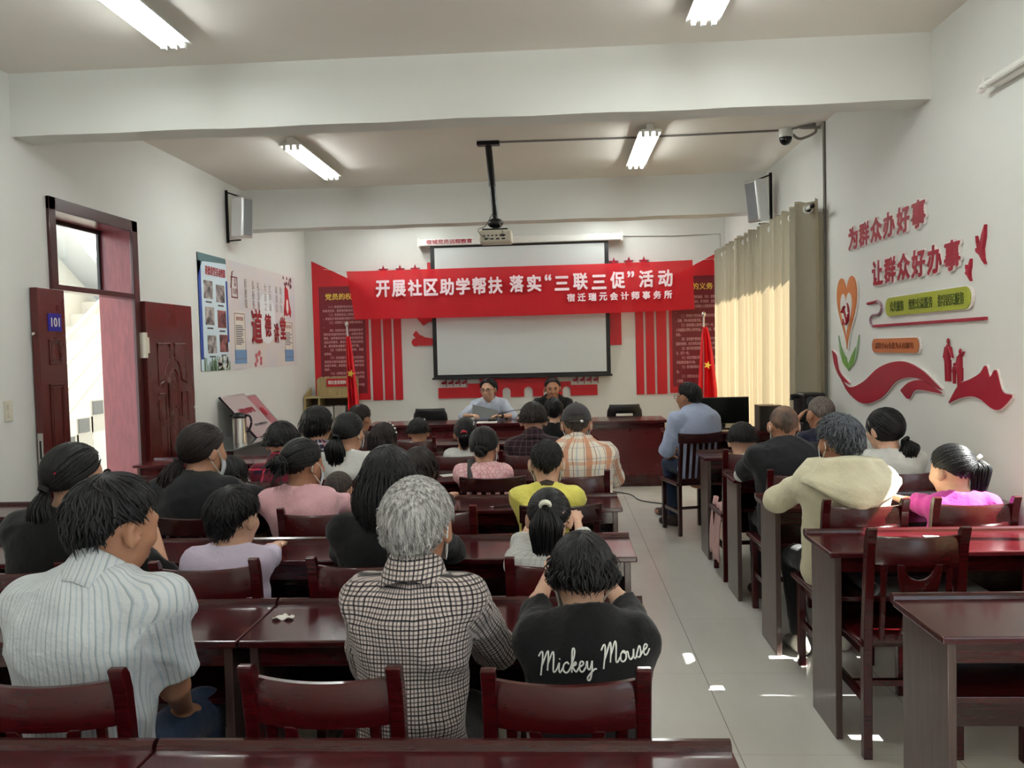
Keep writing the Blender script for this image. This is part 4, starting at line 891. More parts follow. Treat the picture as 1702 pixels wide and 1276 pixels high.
# monitor, box speaker and tower speaker by the window
t = thing('monitor', 'large black monitor on the desk near the curtain', 'monitor', (1.56, 8.02, .77), .05)
MB().box((-.235, -.02, .05), (.235, .02, .30)).build('display', M['black'], t, bevel=.006); MB().box((-.225, -.022, .06), (.225, -.019, .29)).build('screen', mat('dark_screen', srgb(14, 18, 16), .15), t); MB().tube([(0, .02, .0), (0, .02, .1)], .02).build('stand', M['black'], t); MB().box((-.12, -.06, 0), (.12, .1, .012)).build('base', M['black'], t)
t = thing('box_speaker', 'dark brown box speaker on the desk beside the monitor', 'loudspeaker', (1.98, 8.02, .753)); MB().box((-.11, -.10, 0), (.11, .10, .235)).build('cabinet', mat('brown_cabinet', srgb(60, 46, 40), .4), t, bevel=.004); MB().box((-.10, -.104, .01), (.10, -.10, .225)).build('grille', M['black'], t)
t = thing('tower_speaker', 'black tower speaker with two round drivers against the curtain', 'loudspeaker', (2.02, 6.86, 0), .2)
MB().box((-.11, -.10, 0), (.11, .10, .93)).build('cabinet', M['black'], t, bevel=.01); MB().box((-.10, -.09, .95), (.10, .09, 1.165)).build('head_unit', M['black'], t, bevel=.02, seg=3); MB().tube([(-.07, 0, .92), (-.07, 0, .96)], .03).build('neck', M['black'], t)
for x in (-.045, .045): 
    MB().lathe([(.012, -.004), (.036, .0), (.042, .008), (.036, .010), (.03, .004), (.01, .0)], 18, Matrix.Translation((x, -.10, 1.10)) @ Matrix.Rotation(PI/2, 4, 'X')).build('driver', mat('driver_cone', srgb(74, 78, 84), .35), t, smooth=True)
MB().tube([(-.10, 0, 1.14), (-.15, 0, 1.14), (-.15, 0, 1.11)], .02).build('handle', M['black'], t)
# ---------------------------------------------------------------- people: smooth-union distance fields turned into one surface
class Field:
    def __init__(s, lo, hi, h):
        s.h = h; s.lo = np.array(lo, float); s.n = np.ceil((np.array(hi)-s.lo)/h).astype(int)+1
        s.F = np.full(tuple(s.n), .2, np.float32)
    def box(s, lo, hi):
        a = np.clip(np.floor((np.array(lo)-s.lo)/s.h).astype(int), 0, s.n); b = np.clip(np.ceil((np.array(hi)-s.lo)/s.h).astype(int)+1, 0, s.n)
        if np.any(b <= a): return None
        ax = [s.lo[i]+s.h*np.arange(a[i], b[i]) for i in range(3)]
        P = np.stack(np.meshgrid(*ax, indexing='ij'), -1).astype(np.float32)
        return tuple(slice(a[i], b[i]) for i in range(3)), P
    def put(s, sl, d, k, sub=False):
        A = s.F[sl]
        if sub: d = -d; hh = np.maximum(k-np.abs(A-d), 0)/k if k else 0; s.F[sl] = np.maximum(A, d) + (hh*hh*k*.25 if k else 0)
        else: hh = np.maximum(k-np.abs(A-d), 0)/max(k, 1e-6); s.F[sl] = np.minimum(A, d) - hh*hh*k*.25
    def cap(s, a, b, ra, rb=None, k=.03, flat=None, q=1.0, sub=False, cut=None):
        rb = ra if rb is None else rb; a = np.array(a, float); b = np.array(b, float); r = max(ra, rb)+k+2*s.h
        g = s.box(np.minimum(a, b)-r, np.maximum(a, b)+r)
        if g is None: return
        sl, P = g; d = (b-a).astype(np.float32); L = float(d@d) or 1e-9
        t = np.clip(((P-a.astype(np.float32))@d)/L, 0, 1); w = P-a.astype(np.float32)-t[..., None]*d
        if flat is not None:
            n = np.array(flat, np.float32); e = w@n; w = w+e[..., None]*n*(1/q-1)
        D = np.sqrt((w*w).sum(-1))-(ra+(rb-ra)*t)
        if cut is not None: D = np.maximum(D, (P-np.array(cut[0], np.float32))@np.array(cut[1], np.float32))
        s.put(sl, D, k, sub)
    def ell(s, c, r, R=None, k=.03, sub=False):
        c = np.array(c, float); r = np.array(r, float); m = max(r)+k+2*s.h; g = s.box(c-m, c+m)
        if g is None: return
        sl, P = g; w = P-c.astype(np.float32)
        if R is not None: w = w@np.array(R, np.float32)
        k0 = np.sqrt(((w/r.astype(np.float32))**2).sum(-1)); k1 = np.sqrt(((w/(r*r).astype(np.float32))**2).sum(-1))+1e-6
        s.put(sl, k0*(k0-1)/k1, k, sub)
    def halfspace(s, p, n):   # keep the side the normal points away from
        sl, P = s.box(s.lo, s.lo+s.h*(s.n-1)); s.F = np.maximum(s.F, ((P-np.array(p, np.float32))@np.array(n, np.float32)))
    def folds(s, amp, rng, lo=14, hi=34):
        sl, P = s.box(s.lo, s.lo+s.h*(s.n-1)); N = 0
        for i in range(5):
            d = rng.normal(size=3); d /= np.linalg.norm(d); k = rng.uniform(lo, hi)*d; e = rng.normal(size=3)*9
            N = N + (1-np.abs(np.sin(P@k.astype(np.float32)+rng.uniform(0, 6)+1.3*np.sin(P@e.astype(np.float32)))))**2.2
        s.F -= amp*(N-1.6)*.6
    def mesh(s, name):
        F = s.F; S = F < 0; n = s.n
        c = [S[i:n[0]-1+i, j:n[1]-1+j, k:n[2]-1+k] for i in (0, 1) for j in (0, 1) for k in (0, 1)]
        al = c[0].copy(); an = c[0].copy()
        for q in c[1:]: al &= q; an |= q
        act = an & ~al; ids = np.full(act.shape, -1, np.int64); I = np.argwhere(act); ids[act] = np.arange(len(I))
        pos = np.zeros((len(I), 3)); cnt = np.zeros(len(I))
        off = [(i, j, k) for i in (0, 1) for j in (0, 1) for k in (0, 1)]
        for a in range(8):
            for ax in range(3):
                if off[a][ax]: continue
                o1 = np.array(off[a]); o2 = o1.copy(); o2[ax] = 1
                f1 = F[tuple((I+o1).T)]; f2 = F[tuple((I+o2).T)]; m = (f1 < 0) != (f2 < 0)
                t = np.where(m, f1/np.where(m, f1-f2, 1), 0); p = I+o1+t[:, None]*(o2-o1)
                pos[m] += p[m]; cnt[m] += 1
        V = s.lo+s.h*(pos/cnt[:, None]); Q = []
        for ax in range(3):
            b, c_ = (ax+1) % 3, (ax+2) % 3; sl1 = [slice(None)]*3; sl2 = [slice(None)]*3; sl1[ax] = slice(0, -1); sl2[ax] = slice(1, None)
            E = np.argwhere(S[tuple(sl1)] != S[tuple(sl2)]); E = E[(E[:, b] > 0) & (E[:, c_] > 0) & (E[:, b] < n[b]-1) & (E[:, c_] < n[c_]-1)]
            if not len(E): continue
            fl = S[tuple(E.T)]; ub = np.eye(3, dtype=int)[b]; uc = np.eye(3, dtype=int)[c_]
            q = np.stack([ids[tuple((E-ub-uc).T)], ids[tuple((E-uc).T)], ids[tuple(E.T)], ids[tuple((E-ub).T)]], 1); q[~fl] = q[~fl][:, ::-1]; Q.append(q)
        Q = np.concatenate(Q); Q = Q[(Q >= 0).all(1)]
        # one pass of smoothing along faces
        acc = np.zeros_like(V); w = np.zeros(len(V))
        for a in range(4):
            for b in (1, 3): np.add.at(acc, Q[:, a], V[Q[:, (a+b) % 4]]); np.add.at(w, Q[:, a], 1)
        V = np.where(w[:, None] > 0, V*.5+.5*acc/np.maximum(w, 1)[:, None], V)
        return np_mesh(name, V, Q)
def np_mesh(name, V, Q):
    me = bpy.data.meshes.new(name); me.vertices.add(len(V)); me.vertices.foreach_set('co', V.astype(np.float32).ravel())
    me.loops.add(len(Q)*4); me.loops.foreach_set('vertex_index', Q.astype(np.int32).ravel()); me.polygons.add(len(Q)); me.polygons.foreach_set('loop_start', np.arange(0, len(Q)*4, 4, dtype=np.int32))
    me.update(calc_edges=True); me.validate(); return me
def rotm(yaw=0, pitch=0, roll=0):
    return np.array(Matrix.Rotation(yaw, 3, 'Z') @ Matrix.Rotation(-pitch, 3, 'X') @ Matrix.Rotation(roll, 3, 'Y'))
def ik(S, Wt, l1, l2, pole):
    d = Wt-S; L = np.linalg.norm(d)
    if L > (l1+l2)*.995: Wt = S+d/L*(l1+l2)*.995; d = Wt-S; L = np.linalg.norm(d)
    u = d/L; a = (l1*l1-l2*l2+L*L)/(2*L); hgt = math.sqrt(max(l1*l1-a*a, 0)); p = np.array(pole, float); p = p-u*(p@u); p /= np.linalg.norm(p)+1e-9
    return S+u*a+p*hgt, Wt
# ---- hair as a thick cap with tapered locks combed over it
def mk_hair(name, style, Hc, R, hs, material, parent, rng, dens=1.0):
    c0 = np.array((0, -.012, .027)); rad = np.array((.0765, .0985, .0905)); tab = style['line']; th = style.get('t', .013); tilt = math.radians(style.get('tilt', 22)); hang = style.get('hang')
    A = np.array(Matrix.Rotation(tilt, 3, 'X')); rt = rad+th
    def lim(phi): p = abs(((phi+180) % 360)-180); return np.interp(p, [a for a, b in tab], [b for a, b in tab])
    def path(az, steps=26, jit=0, over=0):
        out = []
        for i in range(steps+1):
            t = i/steps*2.6; d = A @ np.array((math.sin(t)*math.sin(az), math.sin(t)*math.cos(az), math.cos(t)))
            tu = math.degrees(math.acos(max(-1, min(1, d[2])))); pu = math.degrees(math.atan2(d[0], d[1]))
            if tu > lim(pu)+over: break
            out.append((d, tu, pu))
        return out
    V = []; Q = []; na = 64; rows = 20
    for a in range(na):
        az = 2*PI*a/na; pp = path(az, 160); n = len(pp)
        ln = []
        for j in range(rows): 
            d, tu, pu = pp[min(n-1, int(j/(rows-1)*(n-1)))]; edge = j/(rows-1); fade = 1-(edge**8)*style.get('fade', .75)
            g = 1+.018*math.sin(a*2.9+3*math.sin(j*.5))*style.get('groove', 1)*min(1, j/5)
            p = c0+d*(rad+th*fade)*g; ln.append(p)
        d, tu, pu = pp[-1]
        if hang:
            hg = float(np.interp(abs(pu), [q for q, w in hang], [w for q, w in hang])); hg *= .90+.10*math.sin(a*1.7)+.07*math.sin(a*4.3+1); e = ln[-1].copy(); od = np.array((d[0], d[1], 0)); 
            for j in range(1, 9): u = j/8; ln.append(e+np.array((0, 0, -hg*u))+od*(style.get('flare', .01)*math.sin(PI*u)-style.get('tuck', .012)*u*u)+np.array((.003*math.sin(a*2.1+u*4), 0, 0)))
            ln.append(ln[-1]-od*.02)
        else: ln.append(c0+d*(rad*.93))
        V.append(ln)
    nr = len(V[0]); V = np.array(V).reshape(-1, 3)
    for a in range(na):
        for j in range(nr-1): Q.append((a*nr+j, a*nr+j+1, ((a+1) % na)*nr+j+1, ((a+1) % na)*nr+j))
    Q = np.array(Q)
    LV = []; LQ = []; base = len(V)
    def lock(pts, r, flat=.5, ns=5):
        nonlocal base
        pts = np.array(pts); k = len(pts); T = np.gradient(pts, axis=0); T /= np.linalg.norm(T, axis=1)[:, None]+1e-9
        o = pts-c0; a = np.cross(T, o); a /= np.linalg.norm(a, axis=1)[:, None]+1e-9; b = np.cross(T, a)
        u = np.linspace(0, 1, k); rr = r*np.minimum(1, .35+u*4)*np.clip((1-u)*2.2, .03, 1)
        w = np.linspace(0, 2*PI, ns, endpoint=False)
        v = pts[:, None]+(a[:, None]*np.cos(w)[None, :, None]+b[:, None]*np.sin(w)[None, :, None]*flat)*rr[:, None, None]; LV.append(v.reshape(-1, 3))
        for i in range(k-1):
            for j in range(ns): LQ.append((base+i*ns+j, base+i*ns+(j+1) % ns, base+(i+1)*ns+(j+1) % ns, base+(i+1)*ns+j))
        base += k*ns
    tb = style.get('tail') or style.get('bun')
    if tb:
        dt = (np.array(tb['at'])-c0)/rad; dt /= np.linalg.norm(dt)
        for _ in range(int(style.get('n', 300)*.9)):
            pp = path(rng.uniform(0, 2*PI), 90); d0 = pp[int((len(pp)-1)*(1-.75*rng.random()**2))][0]; om = math.acos(max(-1, min(1, float(d0@dt))))
            if om < .15: continue
            lock([c0+(math.sin((1-u)*om)*d0+math.sin(u*om)*dt)/math.sin(om)*rt*(1.0+.022*math.sin(PI*u)**.5) for u in np.linspace(0, 1, 10)], rng.uniform(.0026, .0042), .55)
    nl = int(style.get('n', 300)*dens*(.12 if tb else 1)); sw = style.get('swirl', .35); le = style.get('len', .9); lift = style.get('lift', .10)
    for _ in range(nl):
        az = rng.uniform(0, 2*PI); t0 = abs(rng.normal(0, .8)) if rng.random() < .45 else rng.uniform(0.15, 2.0); L = le*rng.uniform(.6, 1.25); dz = rng.normal(0, sw); pts = []; lf = rng.uniform(.0, lift)
        for i in range(8):
            u = i/7; t = t0+L*u; q = az+dz*u; d = A @ np.array((math.sin(t)*math.sin(q), math.sin(t)*math.cos(q), math.cos(t)))
            tu = math.degrees(math.acos(max(-1, min(1, d[2])))); pu = math.degrees(math.atan2(d[0], d[1]))
            if tu > lim(pu)+style.get('over', 3): break
            pts.append(c0+d*rt*(1.0+.012*math.sin(u*PI)+lf*u*u))
        if hang and len(pts) > 2:
            hg = float(np.interp(abs(pu), [q for q, w in hang], [w for q, w in hang]))
            if hg > .01 and tu > 70:
                e = pts[-1]; od = np.array((d[0], d[1], 0)); cu = rng.uniform(-.012, .012); hg *= rng.uniform(.8, 1.13)
                for j in range(1, 8): u = j/7; pts.append(e+np.array((cu*math.sin(u*5), 0, -hg*u*rng.uniform(.98, 1.0)))+od*(style.get('flare', .01)*math.sin(PI*u)-style.get('tuck', .012)*.85*u*u+.003))
        if len(pts) > 3: lock(pts, rng.uniform(.0022, .0042)*style.get('thick', 1))
    tie = None
    tail = style.get('tail')
    if tail:
        tp = np.array(tail['at']); dr = np.array(tail.get('out', (0, -1, .1)), float); dr /= np.linalg.norm(dr); L = tail['len']; Rm = tail.get('r', .03); gv = R.T @ np.array((0, 0, -1.0)); sd = np.array(tail.get('side', (0, 0, 0)), float)
        def cl(u): return tp+dr*(.05*min(1, u*3.2)*(1-.55*u))*tail.get('stand', 1)+gv*L*(u**1.35)+sd*u
        for _ in range(int(tail.get('n', 110))):
            an = rng.uniform(0, 2*PI); rr = math.sqrt(rng.random()); uL = rng.uniform(.75, 1.04); ph = rng.uniform(0, 6); wv = tail.get('wave', .003); pts = []
            for i in range(13):
                u = i/12*uL; w = Rm*(.22+1.0*min(1, u*2.6)*(1-.50*max(0, u-.45)/.55))*rr
                pts.append(cl(u)+np.array((math.cos(an)*w+wv*math.sin(u*9+ph), math.sin(an)*w*.65, wv*math.cos(u*7+ph))))
            lock(pts, rng.uniform(.003, .0055), .7)
        tie = tp+dr*.016
    bun = style.get('bun')
    if bun:
        bp = np.array(bun['at']); br = bun['r']
        for _ in range(bun.get('n', 90)):
            n1 = rng.normal(size=3); n1 /= np.linalg.norm(n1); n2 = np.cross(n1, rng.normal(size=3)); n2 /= np.linalg.norm(n2); a0 = rng.uniform(0, 6); q = br*rng.uniform(.75, 1.02)
            lock([bp+q*(n1*math.cos(a0+i*.32)+n2*math.sin(a0+i*.32))*np.array((1, .8, .9)) for i in range(9)], .0065, .6)
        for _ in range(bun.get('stray', 0)):
            d = np.array((rng.normal(0, .6), -abs(rng.normal(.3, .3)), rng.normal(0, .6))); d /= np.linalg.norm(d); lock([bp+d*br*(.8+.14*i)+np.array((0, 0, -.004*i*i*.25)) for i in range(7)], .0035)
    V = np.concatenate([V]+LV); Q = np.concatenate([Q, np.array(LQ)]) if LQ else Q
    V = (V*hs)@R.T+Hc
    o = finish(np_mesh(name, V, Q), name, material, parent, smooth=True, angle=180)
    return o, (None if tie is None else (tie*hs)@R.T+Hc)
SHORT = dict(line=[(0, 50), (35, 56), (58, 74), (78, 98), (90, 90), (106, 98), (118, 112), (180, 114)], hang=[(0, 0), (104, 0), (118, .026), (140, .048), (180, .054)], flare=-.004, t=.014, tuck=.034)
def st(base=SHORT, **kw): d = dict(base); d.update(kw); return d
BUZZ = st(t=.004, n=0, groove=.1, fade=.9, hang=[(0, 0), (104, 0), (118, .026), (180, .048)], tuck=.030)
BOB = dict(line=[(0, 44), (30, 52), (50, 84), (62, 100), (180, 102)], hang=[(0, 0), (52, 0), (62, .05), (90, .080), (180, .100)], t=.016, n=380, tuck=.022, len=1.1, lift=.02)
LONG = dict(line=[(0, 44), (30, 52), (50, 84), (62, 100), (180, 102)], hang=[(0, 0), (52, 0), (62, .10), (90, .20), (180, .24)], t=.018, n=420, len=1.1, lift=.03)
TIED = dict(line=[(0, 46), (35, 54), (58, 76), (80, 100), (95, 96), (108, 104), (120, 112), (180, 114)], hang=[(0, 0), (104, 0), (118, .018), (140, .030), (180, .030)], flare=-.003, tuck=.026, t=.010, n=260, len=1.2, lift=.0, swirl=.15)

SKIN = {}
def skin(k):
    if k not in SKIN:
        t = NT('skin_%s' % k); c = {'a': srgb(196, 148, 120), 'b': srgb(176, 126, 98), 'c': srgb(212, 168, 142)}[k]
        t.set(**{'Base Color': t.ramp(t.noise(25, 3), .3, .7, tuple(x*.9 for x in c), tuple(min(1, x*1.06) for x in c)), 'Roughness': .5}); t.b.inputs['Subsurface Weight'].default_value = .06; t.b.inputs['Subsurface Radius'].default_value = (.02, .008, .004)
        SKIN[k] = t.m
    return SKIN[k]
def hairmat(k, a, b, rough=.38):
    n = 'hair_%s' % k
    if n in bpy.data.materials: return bpy.data.materials[n]
    t = NT(n); q = t.noise(130, 3, .6, stretch=(1, 1, .12)); t.set(**{'Base Color': t.ramp(q, .35, .65, a, b), 'Roughness': rough}); t.b.inputs['Specular IOR Level'].default_value = .35; t.bump(q, .35, .004); return t.m
HB = hairmat('black', srgb(9, 9, 11), srgb(23, 22, 24), .42); HBR = hairmat('brown_black', srgb(20, 14, 13), srgb(44, 33, 30), .42); HG = hairmat('grey', srgb(104, 102, 101), srgb(206, 204, 202), .5)
HDG = hairmat('iron_grey', srgb(20, 22, 26), srgb(98, 104, 112)); HBZ = hairmat('stubble', srgb(40, 36, 34), srgb(82, 72, 66), .7); HGZ = hairmat('grey_stubble', srgb(78, 70, 66), srgb(126, 116, 110), .7)
DENIM = fabric('denim', srgb(36, 52, 78), weave=700); BLK = fabric('black_trousers', srgb(24, 24, 26)); NAVYT = fabric('navy_trousers', srgb(34, 38, 52))
SHOE = mat('dark_shoe', srgb(52, 40, 36), .6); SNK = mat('white_sneaker', srgb(206, 202, 190), .6)

def person(label, hip, crown, top, hair, hm=None, hs=1.0, yaw=0.0, hy=0.0, hp=.12, hr=0.0, w=1.0, hands=None, poles=None, sleeve='short', infl=.016, collar=None, trim=None, trousers=None, shoe=None,
           sk='a', h=.010, seat=.445, feet=None, knees=None, mask=None, face=False, seed=1, folds=.0075, dens=1.0, curl=.5, belly=0.0, glasses=None, hood=None, chest=1.0, hemz=None, back=.0, mname='shirt', cuff=None, palms=None, nk=1.0, slv=None):
    rng = np.random.default_rng(seed); hm = hm or HB
    root = thing('person', label, 'person', (hip[0], hip[1], 0), yaw, None)
    Rz = np.array(Matrix.Rotation(-yaw, 3, 'Z')); o3 = np.array((hip[0], hip[1], 0.0))
    L = lambda p: Rz @ (np.array(p, float)-o3)
    R = rotm(hy-yaw, hp, hr); C = L(crown); Hc = C-R @ np.array((0, -.01, (.1175+hair.get('t', .013))*hs)); N = Hc+R @ np.array((0, -.028, -.085))*hs+np.array((0, -.012, -.034*hs))
    pel = np.array((0, 0, seat+.085)); ts = np.linalg.norm(N-pel)/.505; bk = np.array((0, -.035*ts-back, 0))
    waist = pel*.62+N*.38+bk*.7; che = pel*.28+N*.72+bk; fwd = np.array((0, 1.0, 0)); pel2 = pel
    sp = N-che; sp /= np.linalg.norm(sp)
    S = [N+np.array((sg*.155*ts*w, -.012, -.062*ts)) for sg in (-1, 1)]
    l1, l2 = .275*ts, .245*ts; dh = [np.array((-.11*ts, .40, .80)), np.array((.11*ts, .40, .80))]
    Wt = []; E = []
    for i in (0, 1):
        tgt = L(hands[i]) if hands and hands[i] is not None else dh[i]; pole = (poles[i] if poles and poles[i] is not None else ((-.7, -.2, -.7), (.7, -.2, -.7))[i])
        e, t = ik(S[i], tgt, l1, l2, pole); E.append(e); Wt.append(t)
    kn = [np.array((sg*.11*ts, .40*max(ts, .8), seat+.065)) for sg in (-1, 1)]; hi = [np.array((sg*.085*ts, .02, seat+.075)) for sg in (-1, 1)]
    if knees: kn = [L(p) for p in knees]
    fl = max(0, kn[0][2]-.075-.40*max(ts, .55)); an = [np.array((k[0]*1.02, k[1]-.02+(.02), .075+(fl if ts < .8 else 0))) for k in kn]
    if feet: an = [L(p) for p in feet]
    hd = ts**.6
    def body(F, g, skinpass):
        T = .135*ts*w
        F.cap(pel, waist, T*1.08+g, T*(1.0+belly)+g*1.2, .05, fwd, .72); F.cap(waist, che, T*(1.0+belly)+g*1.2, T*1.13*chest+g, .05, fwd, .66)
        F.cap(che, N-np.array((0, 0, .075*ts)), T*1.13*chest+g, T*.78+g, .05, fwd, .62)
        for i in (0, 1):
            F.cap(N-np.array((0, 0, .05*ts)), S[i]+np.array((0, 0, .006)), .042*ts+g*.6, .05*ts*min(w, 1)+g*.6, .045)
            F.cap(che+np.array(((-1, 1)[i]*.06*ts*w, 0, 0)), S[i], .08*ts+g*.5, .048*ts+g*.5, .05)
    pts = np.array([pel, waist, che, N, Hc]+S+E+Wt+kn+an+hi); lo = pts.min(0)-.22; hi_ = pts.max(0)+.22; lo[2] = max(lo[2], -.04) if not feet else -.04
    F = Field(lo, hi_, h)
    body(F, -.006, True)
    F.cap(N-np.array((0, 0, .05)), Hc+R @ np.array((0, -.018, -.03))*hs, .053*hs*nk*(.9+.1*ts), .050*hs*nk, .03)
    X = lambda x, y, z: Hc+R @ np.array((x, y, z))*hs
    F.ell(X(0, -.012, .027), np.array((.0745, .0955, .0885))*hs, R, .02); F.ell(X(0, .028, -.02), np.array((.062, .062, .086))*hs, R, .03); F.ell(X(0, .036, -.068), np.array((.045, .048, .044))*hs, R, .03)
    for sg in (-1, 1): F.ell(X(sg*.036, .066, -.018), np.array((.026,)*3)*hs, R, .02)
    if face or h < .009:
        F.cap(X(-.042, .080, .032), X(.042, .080, .032), .010*hs, None, .018)
        for sg in (-1, 1): F.ell(X(sg*.031, .098, .013), np.array((.017, .014, .011))*hs, R, .012, sub=True); F.ell(X(sg*.031, .083, .012), np.array((.015, .012, .010))*hs, R, .006)
        F.cap(X(-.020, .088, -.055), X(.020, .088, -.055), .0075*hs, None, .008); F.cap(X(-.017, .088, -.065), X(.017, .088, -.065), .008*hs, None, .008)
    F.cap(X(0, .088, .014), X(0, .106, -.022), .009*hs, .014*hs, .012); 
    for sg in (-1, 1):
        Re = R @ np.array(Matrix.Rotation(sg*-.35, 3, 'Z')); F.ell(X(sg*.083, -.006, -.004), np.array((.012, .023, .036))*hs, Re, .008)
        if h < .009: F.ell(X(sg*.093, .001, .000), np.array((.006, .011, .019))*hs, Re, .004, sub=True)
    for i in (0, 1):
        F.cap(S[i], E[i], .043*ts, .036*ts, .03); F.cap(E[i], Wt[i], .036*ts, .025*ts, .02)
        f = Wt[i]-E[i]; f /= np.linalg.norm(f); pn = np.array(palms[i], float) if palms and palms[i] is not None else np.array((0, 0, -1.0)); pn = pn-f*(pn@f); pn /= np.linalg.norm(pn)+1e-9
        sd = np.cross(f, pn)*(1 if i == 0 else -1); g = hd   # towards the thumb
        if i == 0: sd = np.cross(pn, f)*-1
        th = sd if (sd @ np.array((1 if i == 0 else -1, .2, 0))) > 0 else -sd
        Rh = np.stack([th, f, pn], 1); F.ell(Wt[i]+f*.048*g, np.array((.040, .050, .0155))*g, Rh, .012)
        for q, ln in ((.029, .066), (.010, .075), (-.010, .070), (-.028, .056)):
            a = Wt[i]+f*.085*g+th*q*g; d1 = f*math.cos(curl*.6)+pn*math.sin(curl*.6); d2 = f*math.cos(curl*1.5)+pn*math.sin(curl*1.5); b = a+d1*ln*.52*g+th*q*.10*g; c = b+d2*ln*.5*g
            F.cap(a, b, .0092*g, .0085*g, .004); F.cap(b, c, .0085*g, .0072*g, .003)
        a = Wt[i]+f*.022*g+th*.030*g; b = a+(f*.6+th*.75)*.036*g; c = b+(f*.95+th*.12+pn*.3)*.032*g; F.cap(a, b, .0125*g, .0105*g, .008); F.cap(b, c, .0105*g, .008*g, .003)
        F.cap(hi[i], kn[i], .075*ts, .05*ts, .03); F.cap(kn[i], an[i], .05*ts, .034*ts, .02); F.cap(an[i]+np.array((0, -.02, -.03)), an[i]+np.array((0, .12*ts, -.045)), .034*ts, .026*ts, .02)
    o = finish(F.mesh('body'), 'body', skin(sk), root, smooth=True, angle=180)
    # shirt
    F = Field(lo, hi_, h); body(F, infl, False)
    for i in (0, 1):
        ax = (E[i]-S[i])/np.linalg.norm(E[i]-S[i]); a2 = (Wt[i]-E[i])/np.linalg.norm(Wt[i]-E[i]); ra, rb = .046*ts+infl*.9, .046*ts+infl*.75; sv = slv[i] if slv else sleeve
        if sv == 'short': p = S[i]+(E[i]-S[i])*.80; F.cap(S[i], E[i], ra, rb*1.12, .04, cut=(p, ax))
        elif sv == 'half': p = E[i]+(Wt[i]-E[i])*.12; F.cap(S[i], E[i], ra, rb, .04); F.cap(E[i], Wt[i], rb, rb, .02, cut=(p, a2))
        elif sv == 'long': p = Wt[i]-a2*.005; F.cap(S[i], E[i], ra, rb, .04); F.cap(E[i], Wt[i], rb, .030*ts+infl*.5, .02, cut=(p, a2))
        elif sv == 'cap': p = S[i]+(E[i]-S[i])*.35; F.cap(S[i], E[i], ra*1.1, rb*1.1, .04, cut=(p, ax))
    F.folds(folds, rng)
    F.cap(N-np.array((0, 0, .02))-sp*.02, Hc, .060*hs*nk, .075*hs, .008, sub=True)
    F.halfspace((0, 0, (seat+.012) if hemz is None else hemz), (0, 0, -1))
    if hood:
        mb = MB(); bw = lambda a: max(0, math.cos(a*.5))
        def hf(u, v):
            a = (u-.5)*2*2.0; q = math.exp(-(a/.95)**2); drop = .045+.108*math.exp(-(a/.62)**2); fold = .006*math.sin(a*7+v*3)+.005*math.sin(a*11-v*5)
            prof = [(.064, .030), (.095, .060), (.145, .052), (.180, .0), (.190+.070*q, -.5*drop), (.186+.096*q, -.85*drop), (.174+.094*q, -1.0*drop), (.146+.05*q, -.88*drop)]
            s = v*(len(prof)-1); k = min(int(s), len(prof)-2); t = s-k; r = prof[k][0]*(1-t)+prof[k+1][0]*t+fold*(v > .2); z = prof[k][1]*(1-t)+prof[k+1][1]*t
            return tuple(N+np.array((math.sin(a)*r*1.12, -math.cos(a)*r*.95, z+.012-.02*(1-q))))
        mb.grid(hf, 48, 28); ho_ = mb.build('hood', hood, root, smooth=True, solid=.006, angle=180)
        at_ = ho_.data.attributes.new('pat', 'FLOAT_VECTOR', 'POINT')
    sh = finish(F.mesh(mname), mname, top, root, smooth=True, angle=180); me = sh.data
    P = np.empty(len(me.vertices)*3, np.float32); me.vertices.foreach_get('co', P); P = P.reshape(-1, 3); cy = np.interp(P[:, 2], [pel[2], che[2], N[2]], [pel[1], che[1], N[1]])
    pat = np.stack([.15*ts*np.arctan2(P[:, 0]/1.25, -(P[:, 1]-cy)), P[:, 1], P[:, 2]], 1)
    for i in (0, 1):
        sg = (-1, 1)[i]; best = np.full(len(P), 9.0); uv = np.zeros((len(P), 2)); base = 0
        for A_, B_ in ((S[i], E[i]), (E[i], Wt[i])):
            d = B_-A_; Ld = np.linalg.norm(d); d = d/Ld; q = P-A_; t = q@d; rr = q-np.clip(t, 0, Ld)[:, None]*d; D = np.linalg.norm(rr, axis=1)
            e1 = np.cross(d, (0, 1, .2)); e1 /= np.linalg.norm(e1); e2 = np.cross(d, e1); m = D < best; m &= (t > -.01*ts) if base == 0 else True
            best = np.where(m, D, best); uv[m] = np.stack([.055*np.arctan2(rr[m]@e1, rr[m]@e2), base+t[m]], 1); base += Ld
        m = (best < .095*ts) & (sg*(P[:, 0]-S[i][0]) > -.012*ts*(1+6*np.clip((P[:, 2]-S[i][2])*-4, 0, .6))); pat[m, 0] = uv[m, 0]; pat[m, 2] = uv[m, 1]+.013
    at_ = me.attributes.new('pat', 'FLOAT_VECTOR', 'POINT'); at_.data.foreach_set('vector', pat.astype(np.float32).ravel())
    up = (Hc-N); up[1] += .0; up /= np.linalg.norm(up); ex = np.array((1.0, 0, 0)); ey = np.cross(up, ex); ey /= np.linalg.norm(ey); ex = np.cross(ey, up)
    def ring(mb, prof, a0, a1, n=36):
        def fn(u, v):
            q = a0+(a1-a0)*u; i = min(int(v*(len(prof)-1)), len(prof)-2); t = v*(len(prof)-1)-i; r = prof[i][0]*(1-t)+prof[i+1][0]*t; z = prof[i][1]*(1-t)+prof[i+1][1]*t
            r *= hs*nk; fr = abs(((q-PI/2) % (2*PI))-PI)/PI  # 0 at back, 1 at front
            return tuple(N+np.array((0, 0, -.012))+ex*r*math.cos(q)*1.0+ey*r*math.sin(q)+up*(z*hs+.036*(1-fr)-.012*fr))
        mb.grid(fn, n, len(prof)*3)
